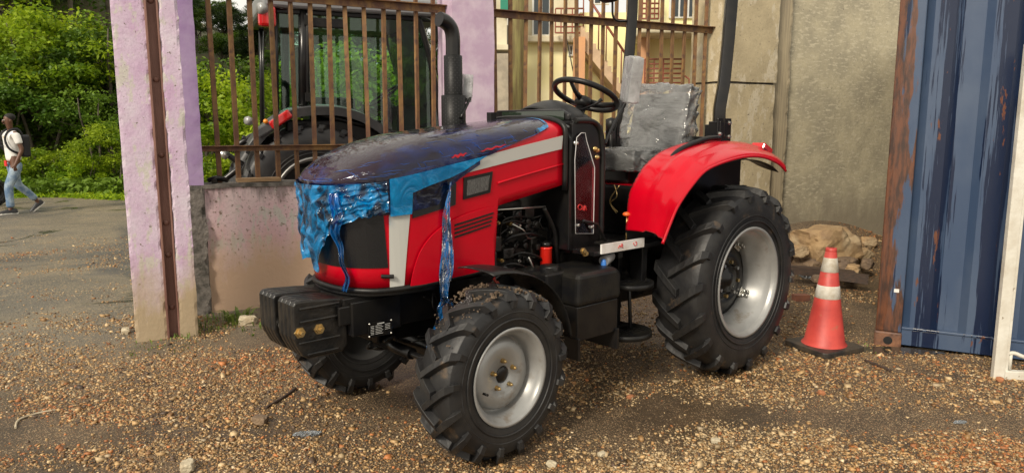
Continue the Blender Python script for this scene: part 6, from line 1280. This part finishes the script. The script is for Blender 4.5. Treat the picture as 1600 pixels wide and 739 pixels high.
E_ = [(0, 1), (1, 2), (2, 3), (3, 4), (4, 5), (5, 6), (6, 7), (7, 8), (0, 9), (9, 10), (10, 11), (11, 12), (12, 13), (0, 14), (14, 15), (15, 16), (16, 17), (17, 18), (3, 19), (19, 20), (20, 21), (21, 22), (3, 23), (23, 24), (24, 25), (25, 26)]
for sgn, base in ((1, 22), (-1, 26)):
    bx, by, bz = V[base][:3]
    for k in range(4):
        n0 = len(V); fx = bx + .022 - .015 * k; V += [(fx, by + .003 * sgn, bz - .045, .0095), (fx - .004, by - .002 * sgn, bz - .075, .0085), (fx - .012, by - .008 * sgn, bz - .095 + .006 * abs(k - 1), .0075)]; E_ += [(base, n0), (n0, n0 + 1), (n0 + 1, n0 + 2)]
    n0 = len(V); V += [(bx + .034, by - .012 * sgn, bz - .02, .010), (bx + .040, by - .018 * sgn, bz - .05, .008)]; E_ += [(base, n0), (n0, n0 + 1)]
skin('body', V, E_, SK, wk)
skin('shirt', [(0, 0, .90, .135, .165), (0, 0, 1.05, .125, .155), (.01, 0, 1.28, .135, .165), (0, 0, 1.43, .085, .13), (.002, 0, 1.475, .058, .062), (0, .18, 1.42, .078), (-.03, .225, 1.27, .062), (-.035, .23, 1.235, .060), (0, -.18, 1.42, .078), (-.05, -.225, 1.27, .062), (-.055, -.23, 1.235, .060)], [(0, 1), (1, 2), (2, 3), (3, 4), (3, 5), (5, 6), (6, 7), (3, 8), (8, 9), (9, 10)], SHIRT, wk)
skin('jeans', [(0, 0, .96, .125, .155), (0, 0, .88, .12, .15), (0, .10, .80, .105), (.16, .10, .50, .078), (.155, .10, .25, .068), (.16, .10, .11, .072), (0, -.10, .80, .105), (-.05, -.10, .50, .078), (-.21, -.10, .35, .066), (-.33, -.10, .21, .066)], [(0, 1), (1, 2), (2, 3), (3, 4), (4, 5), (1, 6), (6, 7), (7, 8), (8, 9)], JEAN, wk)
for (hx_, hy_, hz0, an) in ((.15, .10, .0, 0), (-.385, -.10, .085, R(38))):
    Ms = Matrix.Translation((hx_, hy_, hz0)) @ Matrix.Rotation(an, 4, 'Y')
    b = MB(); sec = ((-.09, .035, .07), (-.05, .042, .085), (.02, .042, .085), (.09, .045, .065), (.15, .043, .05), (.19, .028, .038)); b.grid(lambda a, c: Ms @ Vector(((lambda i, q: (sec[i][0] + (sec[i + 1][0] - sec[i][0]) * q, (sec[i][1] + (sec[i + 1][1] - sec[i][1]) * q) * math.cos(c * math.pi), .02 + (sec[i][2] + (sec[i + 1][2] - sec[i][2]) * q) * math.sin(c * math.pi)))(min(4, int(a * 5)), a * 5 - min(4, int(a * 5))))), 15, 10); sh = b.build('shoe', SHOE, wk)
    b = MB(); b.prism([(-.10, -.036), (-.10, .036), (.10, .048), (.17, .040), (.20, .0), (.17, -.040), (.10, -.048)], lambda a, c, d: Ms @ Vector((a, c, d)), 0, .026); b.build('sole', SOLE, sh, bevel=.004)
def ell(name, c, r_, m, parent, M_=None, ns=20):
    b = MB(); n_ = 14; b.lathe([(max(.0001, math.sin(math.pi * i / n_)), math.cos(math.pi * i / n_)) for i in range(n_ + 1)], Matrix.Translation(c) @ (M_ or I4_) @ Matrix.Diagonal((r_[0], r_[1], r_[2], 1)), ns); return b.build(name, m, parent)
ell('hair', (-.004, 0, 1.708), (.088, .080, .068), HAIR, wk)
for s_ in (-1, 1): ell('ear', (.02, s_ * .078, 1.645), (.018, .010, .028), SK, wk); e = ell('eye', (.100, s_ * .030, 1.655), (.010, .014, .008), SOLE, wk); ell('pupil', (.108, s_ * .030, 1.655), (.004, .006, .006), HAIR, e)
ell('nose', (.112, 0, 1.630), (.017, .015, .022), SK, wk); ell('mouth', (.100, 0, 1.592), (.012, .025, .007), mat('lip', (.11, .035, .03), .5), wk)
b = MB(); b.box(-.25, -.12, -.13, .13, 1.00, 1.40); b.build('backpack', BAG, wk, bevel=.04, seg=3)
for s_ in (-1, 1): b = MB(); b.tube(smoothpath([(-.14, s_ * .10, 1.40), (-.06, s_ * .115, 1.50), (.08, s_ * .12, 1.46), (.145, s_ * .125, 1.32), (.10, s_ * .17, 1.15), (-.08, s_ * .16, 1.05)], 5), .020, 8, flat=.4); b.build('strap', BAG, wk)
b = MB(); b.box(.128, .150, -.03, .07, .85, .95); b.build('red_cloth', mat('red_cloth', (.60, .02, .02), .7), wk, bevel=.006)
textmesh('shirt_print', 'Fly\nEmirates', .052, mat('print_black', (.03, .03, .03), .6), wk, Matrix.Translation((.157, 0, 1.24)) @ Matrix.Rotation(R(90), 4, 'Z') @ Matrix.Rotation(R(90), 4, 'X'))
ell('crest', (.145, .07, 1.36), (.004, .018, .022), mat('crest_gold', (.55, .36, .12), .6), wk)

tp = ground(1, 322); t_ = empty('tyre', (tp[0] - .10, tp[1], .27), R(75)); tag(t_, 'old black tyre standing upright on the road at the very left edge', 'tyre'); o = tyre_mesh(.27, .18, .16, 16, .03).build('tread', RUBC, t_)
b = MB(); b.lathe([(.16, .06), (.15, .03), (.03, .02), (0, .02), (0, -.02), (.15, -.03), (.16, -.06)], M3((0, 1, 0), (0, 0, 0)), 32); b.build('rim', BLK, t_)
